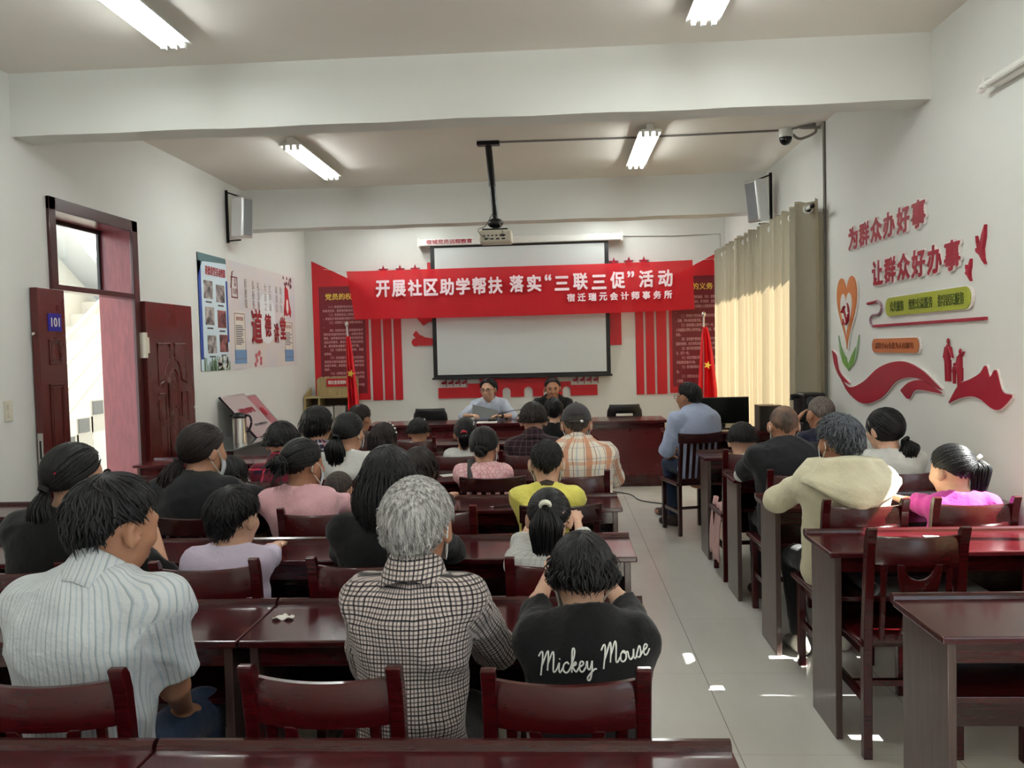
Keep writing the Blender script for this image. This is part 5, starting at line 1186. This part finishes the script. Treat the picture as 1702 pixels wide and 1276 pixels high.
    if collar:
        mb = MB(); ring(mb, [(.066, -.030), (.063, .020), (.065, .040), (.070, .043), (.079, .018), (.098, -.046)], PI/2+.35, PI/2+2*PI-.35); co = mb.build('collar', collar, root, smooth=True, solid=.003, angle=180); at_ = co.data.attributes.new('pat', 'FLOAT_VECTOR', 'POINT'); at_.data.foreach_set('vector', np.array([(v.co.x, v.co.y, v.co.z) for v in co.data.vertices], np.float32).ravel())
    if trim:
        mb = MB(); ring(mb, [(.069, -.018), (.066, -.008), (.064, .000), (.066, .004)], PI/2+.01, PI/2+2*PI-.01, 40); mb.build('neck_trim', trim, root, smooth=True, solid=.004, angle=180)
    if cuff:
        for i in (0, 1):
            a2 = (Wt[i]-E[i])/np.linalg.norm(Wt[i]-E[i]); F = Field(np.minimum(E[i], Wt[i])-.12, np.maximum(E[i], Wt[i])+.12, h)
            F.cap(S[i]+(E[i]-S[i])*.7, E[i], .046*ts, .044*ts, .02); F.cap(E[i], Wt[i], .044*ts, .034*ts, .02, cut=(Wt[i], a2)); F.folds(.002, rng); finish(F.mesh('arm_sleeve'), 'arm_sleeve', cuff, root, smooth=True, angle=180)
    # trousers and shoes
    F = Field(np.array((lo[0], lo[1], -.04)), np.array((hi_[0], hi_[1], seat+.35)), max(h, .010))
    F.cap(pel-np.array((.05*ts, 0, 0)), pel+np.array((.05*ts, 0, 0)), .108*ts, None, .04, np.array((0, 0, 1.0)), .85)
    for i in (0, 1):
        F.cap(hi[i], kn[i], .084*ts, .064*ts, .03); ax = (an[i]-kn[i])/np.linalg.norm(an[i]-kn[i]); F.cap(kn[i], an[i], .064*ts, .052*ts, .02, cut=(an[i]-ax*.02, ax))
    F.folds(.004, rng); F.halfspace((0, 0, seat+.17*ts), (0, 0, 1))
    tq = finish(F.mesh('trousers'), 'trousers', trousers or BLK, root, smooth=True, angle=180)
    if trousers: at_ = tq.data.attributes.new('pat', 'FLOAT_VECTOR', 'POINT'); at_.data.foreach_set('vector', np.array([(v.co.x, v.co.y, v.co.z) for v in tq.data.vertices], np.float32).ravel())
    for i in (0, 1):
        lo2 = an[i]-np.array((.12, .18, .12)); F = Field(lo2, an[i]+np.array((.12, .26, .10)), .008); dr = np.array(((-.1, .1)[i], 1, 0)); 
        if feet: d = an[i]-kn[i]; dr = np.array((d[0]*0+(-.15, .15)[i], 1, 0))
        dr /= np.linalg.norm(dr); z0 = an[i][2]-.075
        F.cap(an[i]+dr*-.03+np.array((0, 0, -.035)), an[i]+dr*.13*ts+np.array((0, 0, -.045)), .042*ts, .036*ts, .02); F.cap(an[i]+np.array((0, 0, -.0)), an[i]+dr*.03+np.array((0, 0, -.03)), .042*ts, .04*ts, .02); F.halfspace((0, 0, z0+.002), (0, 0, -1))
        finish(F.mesh('shoe'), 'shoe', shoe or SHOE, root, smooth=True, angle=180)
    ho, tie = mk_hair('hair', hair, Hc, R, hs, hm, root, rng, dens)
    info = dict(root=root, X=X, R=R, Hc=Hc, N=N, hs=hs, tie=tie, S=S, E=E, W=Wt, che=che, ts=ts, L=L, hm=hm)
    Rm = Matrix(R.tolist())
    if tie is not None and hair.get('tiemat'):
        mb = MB(); mb.lathe([(.013, -.008), (.022, -.008), (.024, 0), (.022, .008), (.013, .008), (.013, -.008)], 16, Matrix.Translation(Vector(tie)) @ Vector(tuple(R @ np.array(hair['tail'].get('out', (0, -1, .1)))*.6+np.array((0, 0, -.75)))).to_track_quat('Z', 'Y').to_matrix().to_4x4()); mb.build('hair_tie', hair['tiemat'], root, smooth=True)
    if mask is not None:
        mb = MB(); dz = mask
        def fm(u, v):
            a = (u-.5)*2*1.18; z = -.088+.085*v; r = 1.0-.10*(2*v-1)**2*.5
            return tuple(X(math.sin(a)*.074*r, .020+math.cos(a)*(.088-.022*abs(v-.55))*r, z+dz))
        mb.grid(fm, 16, 8); mk = mb.build('face_mask', M['maskm'], root, smooth=True, solid=.002, angle=180)
        for sg in (-1, 1): mb = MB(); mb.tube(curve_pts([X(sg*.066, .055, -.012+dz), X(sg*.080, .012, .016), X(sg*.085, -.020, .006), X(sg*.082, -.016, -.026), X(sg*.064, .05, -.075+dz)]), .0028*hs, 6); mb.build('ear_loop', M['white'], mk, smooth=True)
    if face:
        for sg in (-1, 1):
            mb = MB(); mb.ell(X(sg*.031, .0945, .0125), (.0125*hs, .003, .0042*hs), 12, 6, Rm); mb.build('eye', M['black'], root, smooth=True)
            mb = MB(); mb.tube([X(sg*.013, .095, .030), X(sg*.03, .096, .036), X(sg*.050, .084, .031)], [.003, .0045, .002], 6); mb.build('eyebrow', hm, root, smooth=True)
        MB().tube([X(-.019, .0965, -.059), X(0, .099, -.0585), X(.019, .0965, -.059)], .0028, 6).build('mouth', mat('lip', srgb(140, 82, 76), .5), root, smooth=True)
    if glasses:
        mb = MB()
        for sg in (-1, 1):
            mb.tube([X(sg*.033+.024*math.cos(a), .104-.004*abs(math.cos(a)), .012+.018*math.sin(a)) for a in [2*PI*k/14 for k in range(15)]], .0022, 6); mb.tube([X(sg*.056, .100, .018), X(sg*.082, .03, .016), X(sg*.086, -.012, .006)], .0025, 6)
        mb.tube([X(-.010, .107, .014), X(.010, .107, .014)], .002, 6); gl = mb.build('glasses', M['black'], root, smooth=True)
        if glasses == 'sun':
            for sg in (-1, 1): MB().ell(X(sg*.033, .103, .011), (.025*hs, .003, .019*hs), 12, 6, Rm).build('dark_lens', M['black'], gl, smooth=True)
    return info
M['maskm'] = mat('mask_paper', srgb(206, 214, 222), .8)
def bead(inf, p, r, m, name='hair_clip'):
    MB().ell(inf['X'](*p), (r*inf['hs'],)*3, 8, 6).build(name, m, inf['root'], smooth=True)
# ---------------------------------------------------------------- the audience and the two speakers
wht = srgb(214, 214, 210)
f_pin = fabric('pinstripe_shirt', srgb(206, 210, 212), [(0, 84, .30, srgb(166, 182, 194), .6, 0), (0, 42, .10, srgb(140, 148, 154), .6, .3)], fold=.35)
f_chk = fabric('checked_shirt', srgb(206, 192, 186), [(0, 98, .36, srgb(70, 62, 66), .75, 0), (2, 98, .36, srgb(62, 56, 62), .75, 0), (0, 49, .14, srgb(20, 20, 24), .8, .2), (2, 49, .14, srgb(20, 20, 24), .8, .2)], fold=.35)
f_blk = fabric('black_cotton', srgb(18, 18, 20), fold=.25); f_char = fabric('charcoal_tee', srgb(34, 35, 38), fold=.2); f_lil = fabric('lilac_tee', srgb(206, 194, 216), fold=.3); f_pink = fabric('pink_blouse', srgb(228, 178, 186), fold=.35)
f_lace = fabric('white_lace', srgb(206, 206, 202), [(0, 60, .2, srgb(168, 170, 172), .5, 0), (2, 70, .2, srgb(172, 174, 176), .5, 0)], fold=.6)
f_yel = fabric('yellow_tee', srgb(236, 226, 112), fold=.3); f_wht = fabric('white_top', srgb(208, 208, 204), fold=.3); f_blue = fabric('pale_blue_shirt', srgb(168, 180, 208), fold=.4); f_wsh = fabric('white_blue_shirt', srgb(196, 206, 222), [(0, 70, .3, srgb(176, 190, 212), .6, 0)], fold=.3)
f_nvr = fabric('red_navy_plaid', srgb(40, 26, 44), [(0, 11, .42, srgb(120, 22, 44), .7, 0), (2, 11, .42, srgb(120, 22, 44), .6, 0), (0, 11, .10, srgb(214, 60, 90), .9, .5), (2, 11, .10, srgb(214, 60, 90), .8, .5)])
f_org = fabric('orange_white_plaid', srgb(232, 222, 206), [(0, 9.5, .26, srgb(196, 116, 66), .75, .1), (2, 8, .16, srgb(214, 150, 110), .6, .2), (0, 19, .07, srgb(130, 70, 40), .8, .1), (2, 16, .05, srgb(130, 130, 140), .6, .5), (0, 9.5, .06, srgb(150, 160, 180), .6, .62)])
f_dpl = fabric('dark_wine_plaid', srgb(44, 28, 34), [(0, 26, .14, srgb(110, 82, 90), .5, 0), (2, 26, .14, srgb(110, 82, 90), .5, 0)])
f_nwc = fabric('navy_white_check', srgb(44, 40, 66), [(0, 26, .30, srgb(210, 206, 212), .7, 0), (2, 26, .30, srgb(210, 206, 212), .7, 0), (0, 13, .3, srgb(150, 40, 60), .55, .2)])
t_ = NT('pink_floral'); vv = t_.n('ShaderNodeTexVoronoi'); vv.feature = 'DISTANCE_TO_EDGE'; vv.inputs['Scale'].default_value = 34; t_.put(vv.inputs['Vector'], t_.coord()); t_.set(**{'Base Color': t_.ramp(vv.outputs[0], .02, .12, srgb(212, 146, 152), srgb(234, 192, 194)), 'Roughness': .8}); t_.bump(t_.noise(11, 4), .3, .03); f_flo = t_.m
f_navy = fabric('navy_top', srgb(28, 30, 52)); f_crm = fabric('cream_jacket', srgb(212, 205, 176), fold=.35, rough=.7); f_mag = fabric('magenta_tee', srgb(180, 62, 146), fold=.35); f_mint = fabric('mint_pink_skirt', srgb(200, 160, 156), [(2, 1.0, .55, srgb(130, 196, 176), .9, .03)])
f_cap = fabric('charcoal_cap', srgb(62, 60, 62)); f_slv = fabric('white_sun_sleeve', srgb(206, 206, 204)); f_brn = fabric('brown_top', srgb(70, 58, 58)); khaki = fabric('khaki_trousers', srgb(96, 86, 72))
tie_w = mat('white_hair_tie', srgb(232, 232, 214), .6); tie_b = mat('black_scrunchie', srgb(24, 22, 24), .7); red_clip = mat('red_clip', srgb(190, 40, 60), .3)
PONY = lambda **k: st(TIED, tail=k, tiemat=k.pop('tiemat', tie_b))
# --- second desk row
person('man with thick black hair in a pale pinstripe shirt, seated at the picture edge', (-1.225, 2.03), (-1.125, 2.06, 1.285), f_pin, st(n=620, t=.018, thick=1.1, lift=.09), hs=1.03, hy=-.50, hp=.20, w=1.06, yaw=-.04,
       hands=[(-1.38, 2.34, .60), (-1.09, 2.28, .58)], poles=[(-.4, -.5, -.8), (.35, -.5, -.8)], sleeve='short', collar=f_pin, trousers=DENIM, seed=2, h=.0075, infl=.022, folds=.009, sk='b', hr=.03)
g2 = person('grey-haired person in a small black and white checked shirt, seated', (-.385, 2.03), (-.372, 2.12, 1.255), f_chk, st(n=1500, t=.020, tilt=40, thick=.6, lift=.045, len=1.0, swirl=.2), hm=HG, hs=.98, hy=-.10, w=.83, hp=.10,
       hands=[(-.50, 2.42, .795), (-.28, 2.44, .795)], poles=[(-.15, -.4, -.8), (.55, -.4, -.6)], sleeve='half', collar=f_chk, seed=3, h=.0075, infl=.020, folds=.009, sk='b', mask=0)
g3 = person('black-haired child in a black T-shirt with white script on the back', (.060, 2.06), (.046, 2.16, 1.100), f_blk, st(BOB, n=520, t=.015, tuck=.03, hang=[(0, 0), (52, 0), (62, .03), (90, .045), (180, .055)]), hs=.90, hy=.12, hp=.22, w=1.18,
       hands=[(-.035, 2.44, .925), (.10, 2.44, .925)], poles=[(-1, .35, -.35), (1, .35, -.35)], sleeve='short', seed=4, h=.0075, infl=.02, folds=.008, sk='c', mask=0, chest=1.05)
# --- third desk row
p4 = person('woman in black with sunglasses and a clipped ponytail beside the near wall', (-1.86, 2.92), (-1.795, 2.98, 1.272), f_blk, st(TIED, n=420, t=.013, tail=dict(at=(0, -.10, -.03), out=(0, -1, -.1), len=.30, r=.045, n=190), tiemat=tie_b), hs=1.03, hy=-.45, w=1.05, hp=.08,
       hands=[(-1.98, 3.30, .80), (-1.575, 3.10, .915)], poles=[(-.8, -.2, -.6), (.9, .1, -.9)], palms=[None, (-1, 0, .1)], sleeve='half', seed=5, h=.009, glasses='sun', infl=.02)
for p, m in (((-.035, -.108, .035), M['white']), ((.03, -.112, .03), red_clip), ((.045, -.108, .028), red_clip), ((-.06, -.085, -.015), M['white'])): bead(p4, p, .006, m)
person('small child in a lilac T-shirt, elbow out over the desk', (-1.20, 3.0), (-1.222, 3.04, 1.093), f_lil, st(n=420, t=.019, line=[(0, 50), (35, 60), (58, 84), (78, 100), (92, 98), (108, 106), (125, 118), (150, 124), (180, 126)]), hs=.95, hy=-.30, hp=.12, w=1.18,
       hands=[(-1.34, 3.36, .80), (-1.16, 3.33, .80)], poles=[(-.8, .2, -.5), (1.6, -.3, -.2)], sleeve='short', seed=6, h=.009, sk='c', infl=.02)
person('woman in black with long loose black hair, between pink blouse and grey hair', (-.655, 3.02), (-.640, 3.06, 1.232), f_blk, st(LONG, n=620, flare=.03, t=.022), hs=1.02, hy=.12, w=1.15, hp=.15, sleeve='long', seed=7, h=.009, hands=[(-.82, 3.40, .80), (-.48, 3.40, .80)])
p7 = person('girl in white lace with a high ponytail and a white hair tie', (-.04, 3.0), (-.048, 3.06, 1.062), f_lace, st(TIED, n=420, t=.009, tail=dict(at=(-.012, -.098, .055), out=(0, -1, .35), len=.30, r=.052, n=260, stand=.7), tiemat=tie_w), hs=.93, hp=.16, w=1.12,
       hands=[(-.12, 3.36, .90), (.06, 3.36, .91)], poles=[(-1, .1, -.5), (1, .1, -.5)], sleeve='half', seed=8, h=.009, sk='c', infl=.022)
for p in ((.045, -.09, .045), (.055, -.085, .035), (.05, -.092, .03)): bead(p7, p, .010, mat('rose_clip', srgb(206, 160, 160), .4))
# --- fourth desk row
person('woman in a black T-shirt with a long low brown-black ponytail, mask at her chin', (-1.70, 3.90), (-1.735, 3.97, 1.256), f_char, st(TIED, n=420, t=.014, tail=dict(at=(-.02, -.095, -.045), out=(-.5, -1, 0), len=.34, r=.062, n=240, wave=.010, side=(-.06, 0, 0)), tiemat=tie_b), hm=HBR, hs=1.08, hy=-.62, w=1.18, hp=.12,
       hands=[(-1.92, 4.25, .80), (-1.50, 4.30, .80)], poles=[(-.8, -.2, -.5), (.9, -.1, -.3)], sleeve='short', seed=9, h=.010, mask=-.02)
person('child with a round black bob between the long ponytail and the lilac shirt', (-1.66, 4.16), (-1.705, 4.20, 1.066), f_blk, st(BOB, n=300), hs=.95, hy=-.3, w=.85, seed=10, h=.011, seat=.53, hands=[(-1.80, 4.46, .80), (-1.55, 4.46, .80)])
person('woman in a pink blouse with a black hair bun and a mask', (-1.165, 3.93), (-1.24, 3.96, 1.172), f_pink, st(TIED, n=380, t=.013, bun=dict(at=(-.02, -.125, .0), r=.052, n=120, stray=40)), hs=1.03, hy=-.55, w=1.06, hp=.12, sleeve='long', seed=11, h=.009, mask=0, infl=.024, folds=.006, sk='b', chest=1.05)
person('small child with a shaved brown head beside the pink blouse', (-1.06, 4.20), (-1.14, 4.22, .972), f_brn, BUZZ, hm=HBZ, hs=.90, hy=-.2, seed=12, h=.011, hp=.2, w=.9, hands=[(-1.2, 4.48, .80), (-1.0, 4.48, .80)])
person('child with dark hair half hidden behind the long loose hair', (-.72, 4.12), (-.705, 4.12, 1.103), f_brn, st(BOB, n=260), hm=HBR, hs=.93, hy=-.25, seed=13, h=.011, hands=[(-.85, 4.44, .80), (-.58, 4.44, .80)])
person('boy in a bright yellow T-shirt with cropped black hair', (-.07, 4.06), (-.069, 4.08, 1.130), f_yel, st(BUZZ, t=.007, n=260, thick=.6, len=.5), hm=hairmat('cropped', srgb(20, 20, 20), srgb(40, 38, 36), .6), hs=.98, w=1.12, hp=.15, trim=mat('brown_rib', srgb(66, 54, 44), .8), seed=14, h=.009, sk='c', mask=0, hands=[(-.2, 4.40, .80), (.08, 4.40, .80)])
# --- fifth desk row
person('person in a red and navy plaid shirt with short black hair', (-1.655, 4.93), (-1.68, 4.95, 1.18), f_nvr, st(BOB, n=320, hang=[(0, 0), (52, 0), (70, .02), (180, .03)]), hs=1.06, w=1.1, seed=15, h=.011, sleeve='half', collar=f_nvr)
person('girl in white with a straight low black ponytail', (-1.235, 4.95), (-1.272, 4.97, 1.22), f_wht, st(TIED, n=380, t=.012, tail=dict(at=(-.01, -.10, -.02), out=(0, -1, -.1), len=.27, r=.055, n=220), tiemat=tie_b), hs=1.0, hy=-.35, w=1.0, seed=16, h=.011, mask=0, sleeve='half')
p16 = person('girl in patterned pink with a low bun and a dark strap on her shoulder', (-0.437, 4.95), (-0.457, 4.99, 1.118), f_flo, st(TIED, n=320, t=.012, bun=dict(at=(.01, -.105, -.025), r=.042, n=80)), hs=.97, hy=-.2, w=1.1, seed=17, h=.010, mask=0, infl=.022)
mb = MB(); N_, S_ = p16['N'], p16['S'][0]; q0 = N_*.45+S_*.55; mb.tube(curve_pts([q0+np.array((.0, .08, .0)), q0+np.array((0, 0, .068)), q0+np.array((.005, -.085, -.02)), q0+np.array((.02, -.12, -.12)), q0+np.array((.03, -.125, -.25))]), .024, 8, .25); mb.build('shoulder_strap', mat('dark_strap', srgb(70, 66, 66), .7), p16['root'], smooth=True)
p17 = person('man in a charcoal cap and an orange and white plaid shirt', (0.118, 4.93), (0.099, 5.02, 1.236), f_org, st(BUZZ, t=.006), hm=HBZ, hs=1.02, w=1.22, seed=18, h=.009, sleeve='half', collar=f_org, infl=.024, sk='b', mask=0, hp=.1)
mb = MB(); X = p17['X']
def capf(u, v):
    a = 2*PI*u; t = v*1.62; r = np.array((.088, .108, .104)); return tuple(X(r[0]*math.sin(t)*math.sin(a), -.012+r[1]*math.sin(t)*math.cos(a), .027+r[2]*math.cos(t)*(1 if math.cos(t) > 0 else .8)))
mb.grid(capf, 40, 14); mb.f = [f for i, f in enumerate(mb.f) if not ((i//40) >= 11 and 17 <= i % 40 <= 22)]
cp = mb.build('baseball_cap', f_cap, p17['root'], smooth=True, solid=.003, angle=180)
mb = MB(); mb.tube([X(.088*math.sin(a)*.98, -.012+.110*math.cos(a), .020) for a in [PI+(k-8)*.07 for k in range(17)]], .010, 8, .3); mb.build('back_strap', f_cap, cp); MB().ell(X(.028, -.122, .021), (.010, .004, .008)).build('strap_buckle', M['white'], cp); MB().ell(X(0, -.012, .133), (.009, .009, .006)).build('cap_button', f_cap, cp)
mb = MB(); mb.grid(lambda u, v: tuple(X((u-.5)*.15*(1-.2*v), .09+.075*v*(1-.5*(2*u-1)**2), .035-.012*v-.02*(2*u-1)**2)), 10, 5); mb.build('cap_brim', f_cap, cp, smooth=True, solid=.004)
# --- sixth desk row
person('person in a dark wine plaid shirt with a brown-black bowl cut', (-0.21, 5.9), (-0.188, 5.94, 1.2), f_dpl, st(BOB, n=320, hang=[(0, 0), (52, 0), (66, .02), (180, .03)]), hm=HBR, hs=1.05, w=1.15, seed=19, h=.011, sleeve='half', collar=f_dpl, sk='c', infl=.022)
p20 = person('girl with long brown-black hair and a white beaded hairband', (-1.25, 5.91), (-1.266, 5.95, 1.072), f_brn, st(LONG, n=300, hang=[(0, 0), (52, 0), (70, .08), (180, .16)]), hm=HBR, hs=.95, hy=-.5, seed=20, h=.011)
mb = MB(); mb.tube([p20['X'](.094*math.sin(a), .02, .03+.100*math.cos(a)) for a in [(k-9)*.16 for k in range(19)]], .005, 6); hb = mb.build('hairband', M['black'], p20['root'], smooth=True)
for k in range(-4, 9, 2): MB().ell(p20['X'](.098*math.sin(k*.16), .018, .032+.104*math.cos(k*.16)), (.008,)*3).build('bead', M['white'], hb, smooth=True)
p21 = person('woman in navy, red and white checks with a short black bob and white clip', (-1.77, 5.91), (-1.758, 5.98, 1.202), f_nwc, st(BOB, n=340, t=.020), hs=1.08, hy=-.45, w=1.1, seed=21, h=.011, sleeve='half', infl=.024)
for k in range(4): bead(p21, (-.02-.012*k, -.108+.012*k*.3, .065-.022*k), .006, M['white'])
p24 = person('girl in white with tied black hair and small clips, beside the bun', (-0.685, 5.91), (-0.678, 5.95, 1.095), f_wht, st(TIED, n=300, tail=dict(at=(.0, -.10, .01), out=(0, -1, 0), len=.14, r=.035, n=90), tiemat=red_clip), hs=.95, seed=22, h=.011)
for p in ((-.05, -.09, .06), (-.045, -.095, .045), (.07, -.06, .085), (.065, -.065, .07)): bead(p24, p, .008, red_clip if p[0] < 0 else M['white'])
# --- front audience row
person('person with short dark hair seated before the bookcase', (-1.66, 6.9), (-1.675, 6.93, 1.145), f_brn, st(n=240), hm=HBR, hs=.98, hy=-.4, seed=23, h=.012, w=1.0, sk='b')
p23 = person('small girl with black hair and two white beads in front of the empty office chair', (-1.185, 6.9), (-1.184, 6.92, 1.024), f_wht, st(BOB, n=240, hang=[(0, 0), (52, 0), (70, .01), (180, .02)]), hs=.97, seed=24, h=.012)
for s in (-1, 1): bead(p23, (s*.055, -.03, .115), .010, M['white'])
person('person in black with a bare neck seated nearest the speakers', (-0.05, 6.88), (-0.049, 6.92, 1.168), f_blk, st(n=260, t=.015), hs=.92, seed=25, h=.012, w=1.05, sk='c')
# --- speakers behind the long table
p25 = person('man in white shirt and glasses reading at the long table, facing the room', (-.87, 10.14), (-.853, 10.0, 1.236), f_wsh, st(n=300, t=.018, line=[(0, 43), (35, 49), (58, 70), (78, 94), (90, 88), (106, 98), (118, 112), (180, 114)]), hs=1.08, yaw=PI, hy=PI-.25, hp=.10, w=1.22, seed=26, h=.009, sleeve='half', collar=f_wsh, face=True, glasses='clear', sk='c', infl=.022,
       hands=[(-.70, 9.74, .80), (-1.03, 9.74, .81)], poles=[(-1, -.1, -.5), (1, -.1, -.5)], trousers=NAVYT, curl=.7)
mb = MB(); W0, E0 = p25['W'][0], p25['E'][0]; d = (W0-E0)/np.linalg.norm(W0-E0); mb.tube([W0-d*.035, W0-d*.012], .033, 12); mb.build('wristwatch', M['black'], p25['root'], smooth=True)
person('stocky man in a black T-shirt at the long table, facing the room', (-.08, 10.14), (-.079, 10.02, 1.226), f_blk, st(n=240, t=.012, line=[(0, 45), (35, 50), (58, 70), (78, 92), (90, 86), (106, 98), (118, 112), (180, 114)]), hs=1.10, yaw=PI, hy=PI+.05, hp=.12, w=1.35, seed=27, h=.009, sleeve='short', face=True, sk='b', infl=.024, belly=.1,
       hands=[(.05, 9.74, .80), (-.21, 9.74, .80)], poles=[(-1, -.1, -.5), (1, -.1, -.5)], nk=1.12)
# --- column along the slogan wall
person('man in a pale blue shirt and jeans sitting sideways in the aisle', (1.17, 7.10), (1.090, 7.12, 1.262), f_blue, st(n=280, t=.013), hs=1.02, yaw=.62, hy=.72, hp=.05, w=1.28, seed=28, h=.009, sleeve='half', collar=f_blue, trousers=DENIM, shoe=SHOE, glasses='clear', sk='b', infl=.026, folds=.007,
       hands=[(.935, 7.22, .625), (1.10, 7.55, .66)], poles=[(-.9, -.5, -.3), (.9, -.2, -.6)], knees=[(.945, 7.36, .54), (1.08, 7.62, .54)], feet=[(.975, 7.30, .075), (.955, 7.70, .075)], back=.02)
p28 = person('small child with a black bob in mint and pink at the aisle', (1.24, 5.71), (1.236, 5.75, 1.043), f_wht, st(BOB, n=280, hang=[(0, 0), (52, 0), (66, .01), (180, .015)]), hs=1.02, seed=29, h=.011, trousers=f_mint, sk='c', trim=M['white'])
mb = MB(); mb.grid(lambda u, v: (-.155-.035*math.sin(v*2)-.01*math.sin(u*14), -.08+.30*u, .50-.40*v+.012*math.sin(u*9)), 14, 10); mb.build('skirt_panel', f_mint, p28['root'], smooth=True, solid=.004); sk_ = p28['root'].children[-1]; at_ = sk_.data.attributes.new('pat', 'FLOAT_VECTOR', 'POINT'); at_.data.foreach_set('vector', np.array([(v.co.x, v.co.y, v.co.z) for v in sk_.data.vertices], np.float32).ravel())
p29 = person('man in a black T-shirt with white sun sleeves and a balding cropped head', (1.305, 4.83), (1.296, 4.92, 1.208), f_char, st(BUZZ, t=.004), hm=None, hs=1.0, hy=-.02, hp=.22, w=1.22, seed=30, h=.009, sleeve='short', cuff=f_slv, sk='b', mask=0, infl=.024,
       hands=[(1.27, 5.12, .82), (1.37, 5.24, .80)], poles=[(-1.5, -.2, -.5), (1, -.1, -.5)])
bz = NT('hair_balding'); q = bz.noise(9, 3, .5); bz.set(**{'Base Color': bz.ramp(q, .42, .66, srgb(62, 52, 46), srgb(138, 106, 88)), 'Roughness': .6})
for c in p29['root'].children: 
    if c.name.startswith('hair'): c.data.materials[0] = bz.m
person('man in navy with cropped greying hair, hand at his chin', (1.78, 5.71), (1.783, 5.81, 1.202), f_navy, BUZZ, hm=HGZ, hs=1.05, hy=.25, hp=.1, w=1.15, seed=31, h=.010, sleeve='short', sk='b', hands=[(1.67, 5.98, 1.02), (1.90, 6.10, .80)], poles=[(-.8, .1, -.8), None], palms=[(1, 0, 0), None], trousers=NAVYT)
person('person with iron-grey hair in a cream hooded jacket', (1.29, 3.93), (1.295, 3.98, 1.238), f_crm, st(n=620, t=.024, lift=.10, thick=1.1, tilt=34), hm=HDG, hs=1.0, hy=.30, hp=.15, w=1.14, seed=32, h=.009, sleeve='long', hood=f_crm, sk='b', mask=0, infl=.032, folds=.006, hemz=.37,
       hands=[(1.14, 4.30, .80), (1.40, 4.32, .80)], poles=[(-1.1, -.3, -.5), (1, -.3, -.5)], trousers=BLK, shoe=SNK, knees=[(1.16, 4.30, .50), (1.42, 4.34, .50)], feet=[(1.19, 4.24, .075), (1.42, 4.30, .075)], mname='jacket')
person('woman in a white top with a low black ponytail, hand at her face', (1.86, 4.83), (1.863, 4.92, 1.185), f_wht, st(TIED, n=420, t=.014, tail=dict(at=(.03, -.09, -.06), out=(.2, -1, 0), len=.20, r=.055, n=200), tiemat=tie_b), hs=1.02, hy=.45, hp=.18, w=1.05, seed=33, h=.009, sk='c',
       hands=[(1.72, 5.14, 1.00), (1.95, 5.22, .80)], poles=[(-.9, .2, -.8), None], palms=[(1, 0, 0), None])
p33 = person('girl in a magenta T-shirt with a side ponytail and pale hair tie', (1.79, 3.93), (1.805, 3.98, 1.082), f_mag, st(TIED, n=420, t=.011, tail=dict(at=(.055, -.085, .045), out=(.5, -1, .1), len=.20, r=.045, n=190, stand=.8), tiemat=tie_w), hs=1.0, hy=.42, hp=.22, w=1.15, seed=34, h=.009, sk='c',
       hands=[(1.60, 4.30, .80), (1.92, 4.32, .80)], poles=[(-1.3, .1, -.2), (1.2, -.1, -.2)], infl=.022)
# white script and lettering on the black T-shirt
flush_texts()
def script_on(inf, strokes, r, mtl, name):
    """pen strokes in (x, z) local metres, pressed onto the back of the shirt"""
    sh = [c for c in inf['root'].children if c.name.startswith('shirt')][0]; me = sh.data
    from mathutils.bvhtree import BVHTree
    bt_ = BVHTree.FromPolygons([v.co.copy() for v in me.vertices], [tuple(p.vertices) for p in me.polygons]); mb = MB()
    for s_ in strokes:
        pts = []
        for p in curve_pts([(x, 0, z) for x, z in s_], 5) if len(s_) > 2 else [Vector((x, 0, z)) for x, z in s_]:
            hit = bt_.ray_cast(Vector((p.x, -.6, p.z)), Vector((0, 1, 0)))[0]
            if hit is not None: pts.append((hit.x, hit.y-.001, hit.z))
        if len(pts) > 1: mb.tube(pts, r, 6, 1)
    return mb.build(name, mtl, sh, smooth=True)
def pen(glyphs, x, z, sx, slope=.0):
    out = []; x0 = x
    for g, adv in glyphs:
        for s_ in g: out.append([(x+px*sx, z+py*sx+slope*(x+px*sx-x0)) for px, py in s_])
        x += adv*sx
    return out
G = dict(M=([[(-.1, .75), (.05, .95), (.12, .8), (.0, -.15)], [(.06, .3), (.35, .95), (.42, .85), (.36, .1)], [(.38, .4), (.62, .95), (.70, .85), (.66, .15), (.75, .05), (.88, .25)]], .88), i=([[(0, .25), (.10, .5), (.08, .15), (.15, .02), (.28, .25)], [(.12, .68), (.14, .72)]], .28),
         c=([[(.32, .42), (.22, .52), (.06, .4), (.02, .15), (.14, .0), (.28, .05), (.40, .25)]], .40), k=([[(0, .25), (.20, .8), (.22, 1.1), (.12, 1.1), (.08, .6), (.06, .0)], [(.07, .3), (.25, .5), (.28, .38), (.12, .28), (.28, .02), (.42, .2)]], .42),
         e=([[(.0, .22), (.22, .34), (.24, .46), (.12, .5), (.04, .3), (.08, .05), (.22, .0), (.38, .22)]], .38), y=([[(0, .25), (.06, .48), (.08, .15), (.20, .08), (.32, .45)], [(.32, .48), (.30, .0), (.20, -.42), (.08, -.45), (.10, -.28), (.42, .05), (.55, .05)]], .62),
         o=([[(.16, .5), (.04, .35), (.05, .08), (.20, .0), (.32, .15), (.30, .42), (.16, .5), (.26, .38), (.42, .42)]], .42), u=([[(0, .42), (.06, .12), (.16, .02), (.28, .18), (.32, .45), (.31, .1), (.40, .02), (.48, .2)]], .48), s=([[(0, .2), (.16, .52), (.22, .25), (.16, .02), (.02, .06)], [(.16, .02), (.34, .22)]], .34))
z0 = .795
script_on(g3, pen([G[c] for c in 'Mickey'], -.120, z0, .046, .12), .0021, M['white'], 'white_script')
script_on(g3, pen([G[c] for c in 'Mouse'], .030, z0+.024, .046, .09), .0021, M['white'], 'white_script')
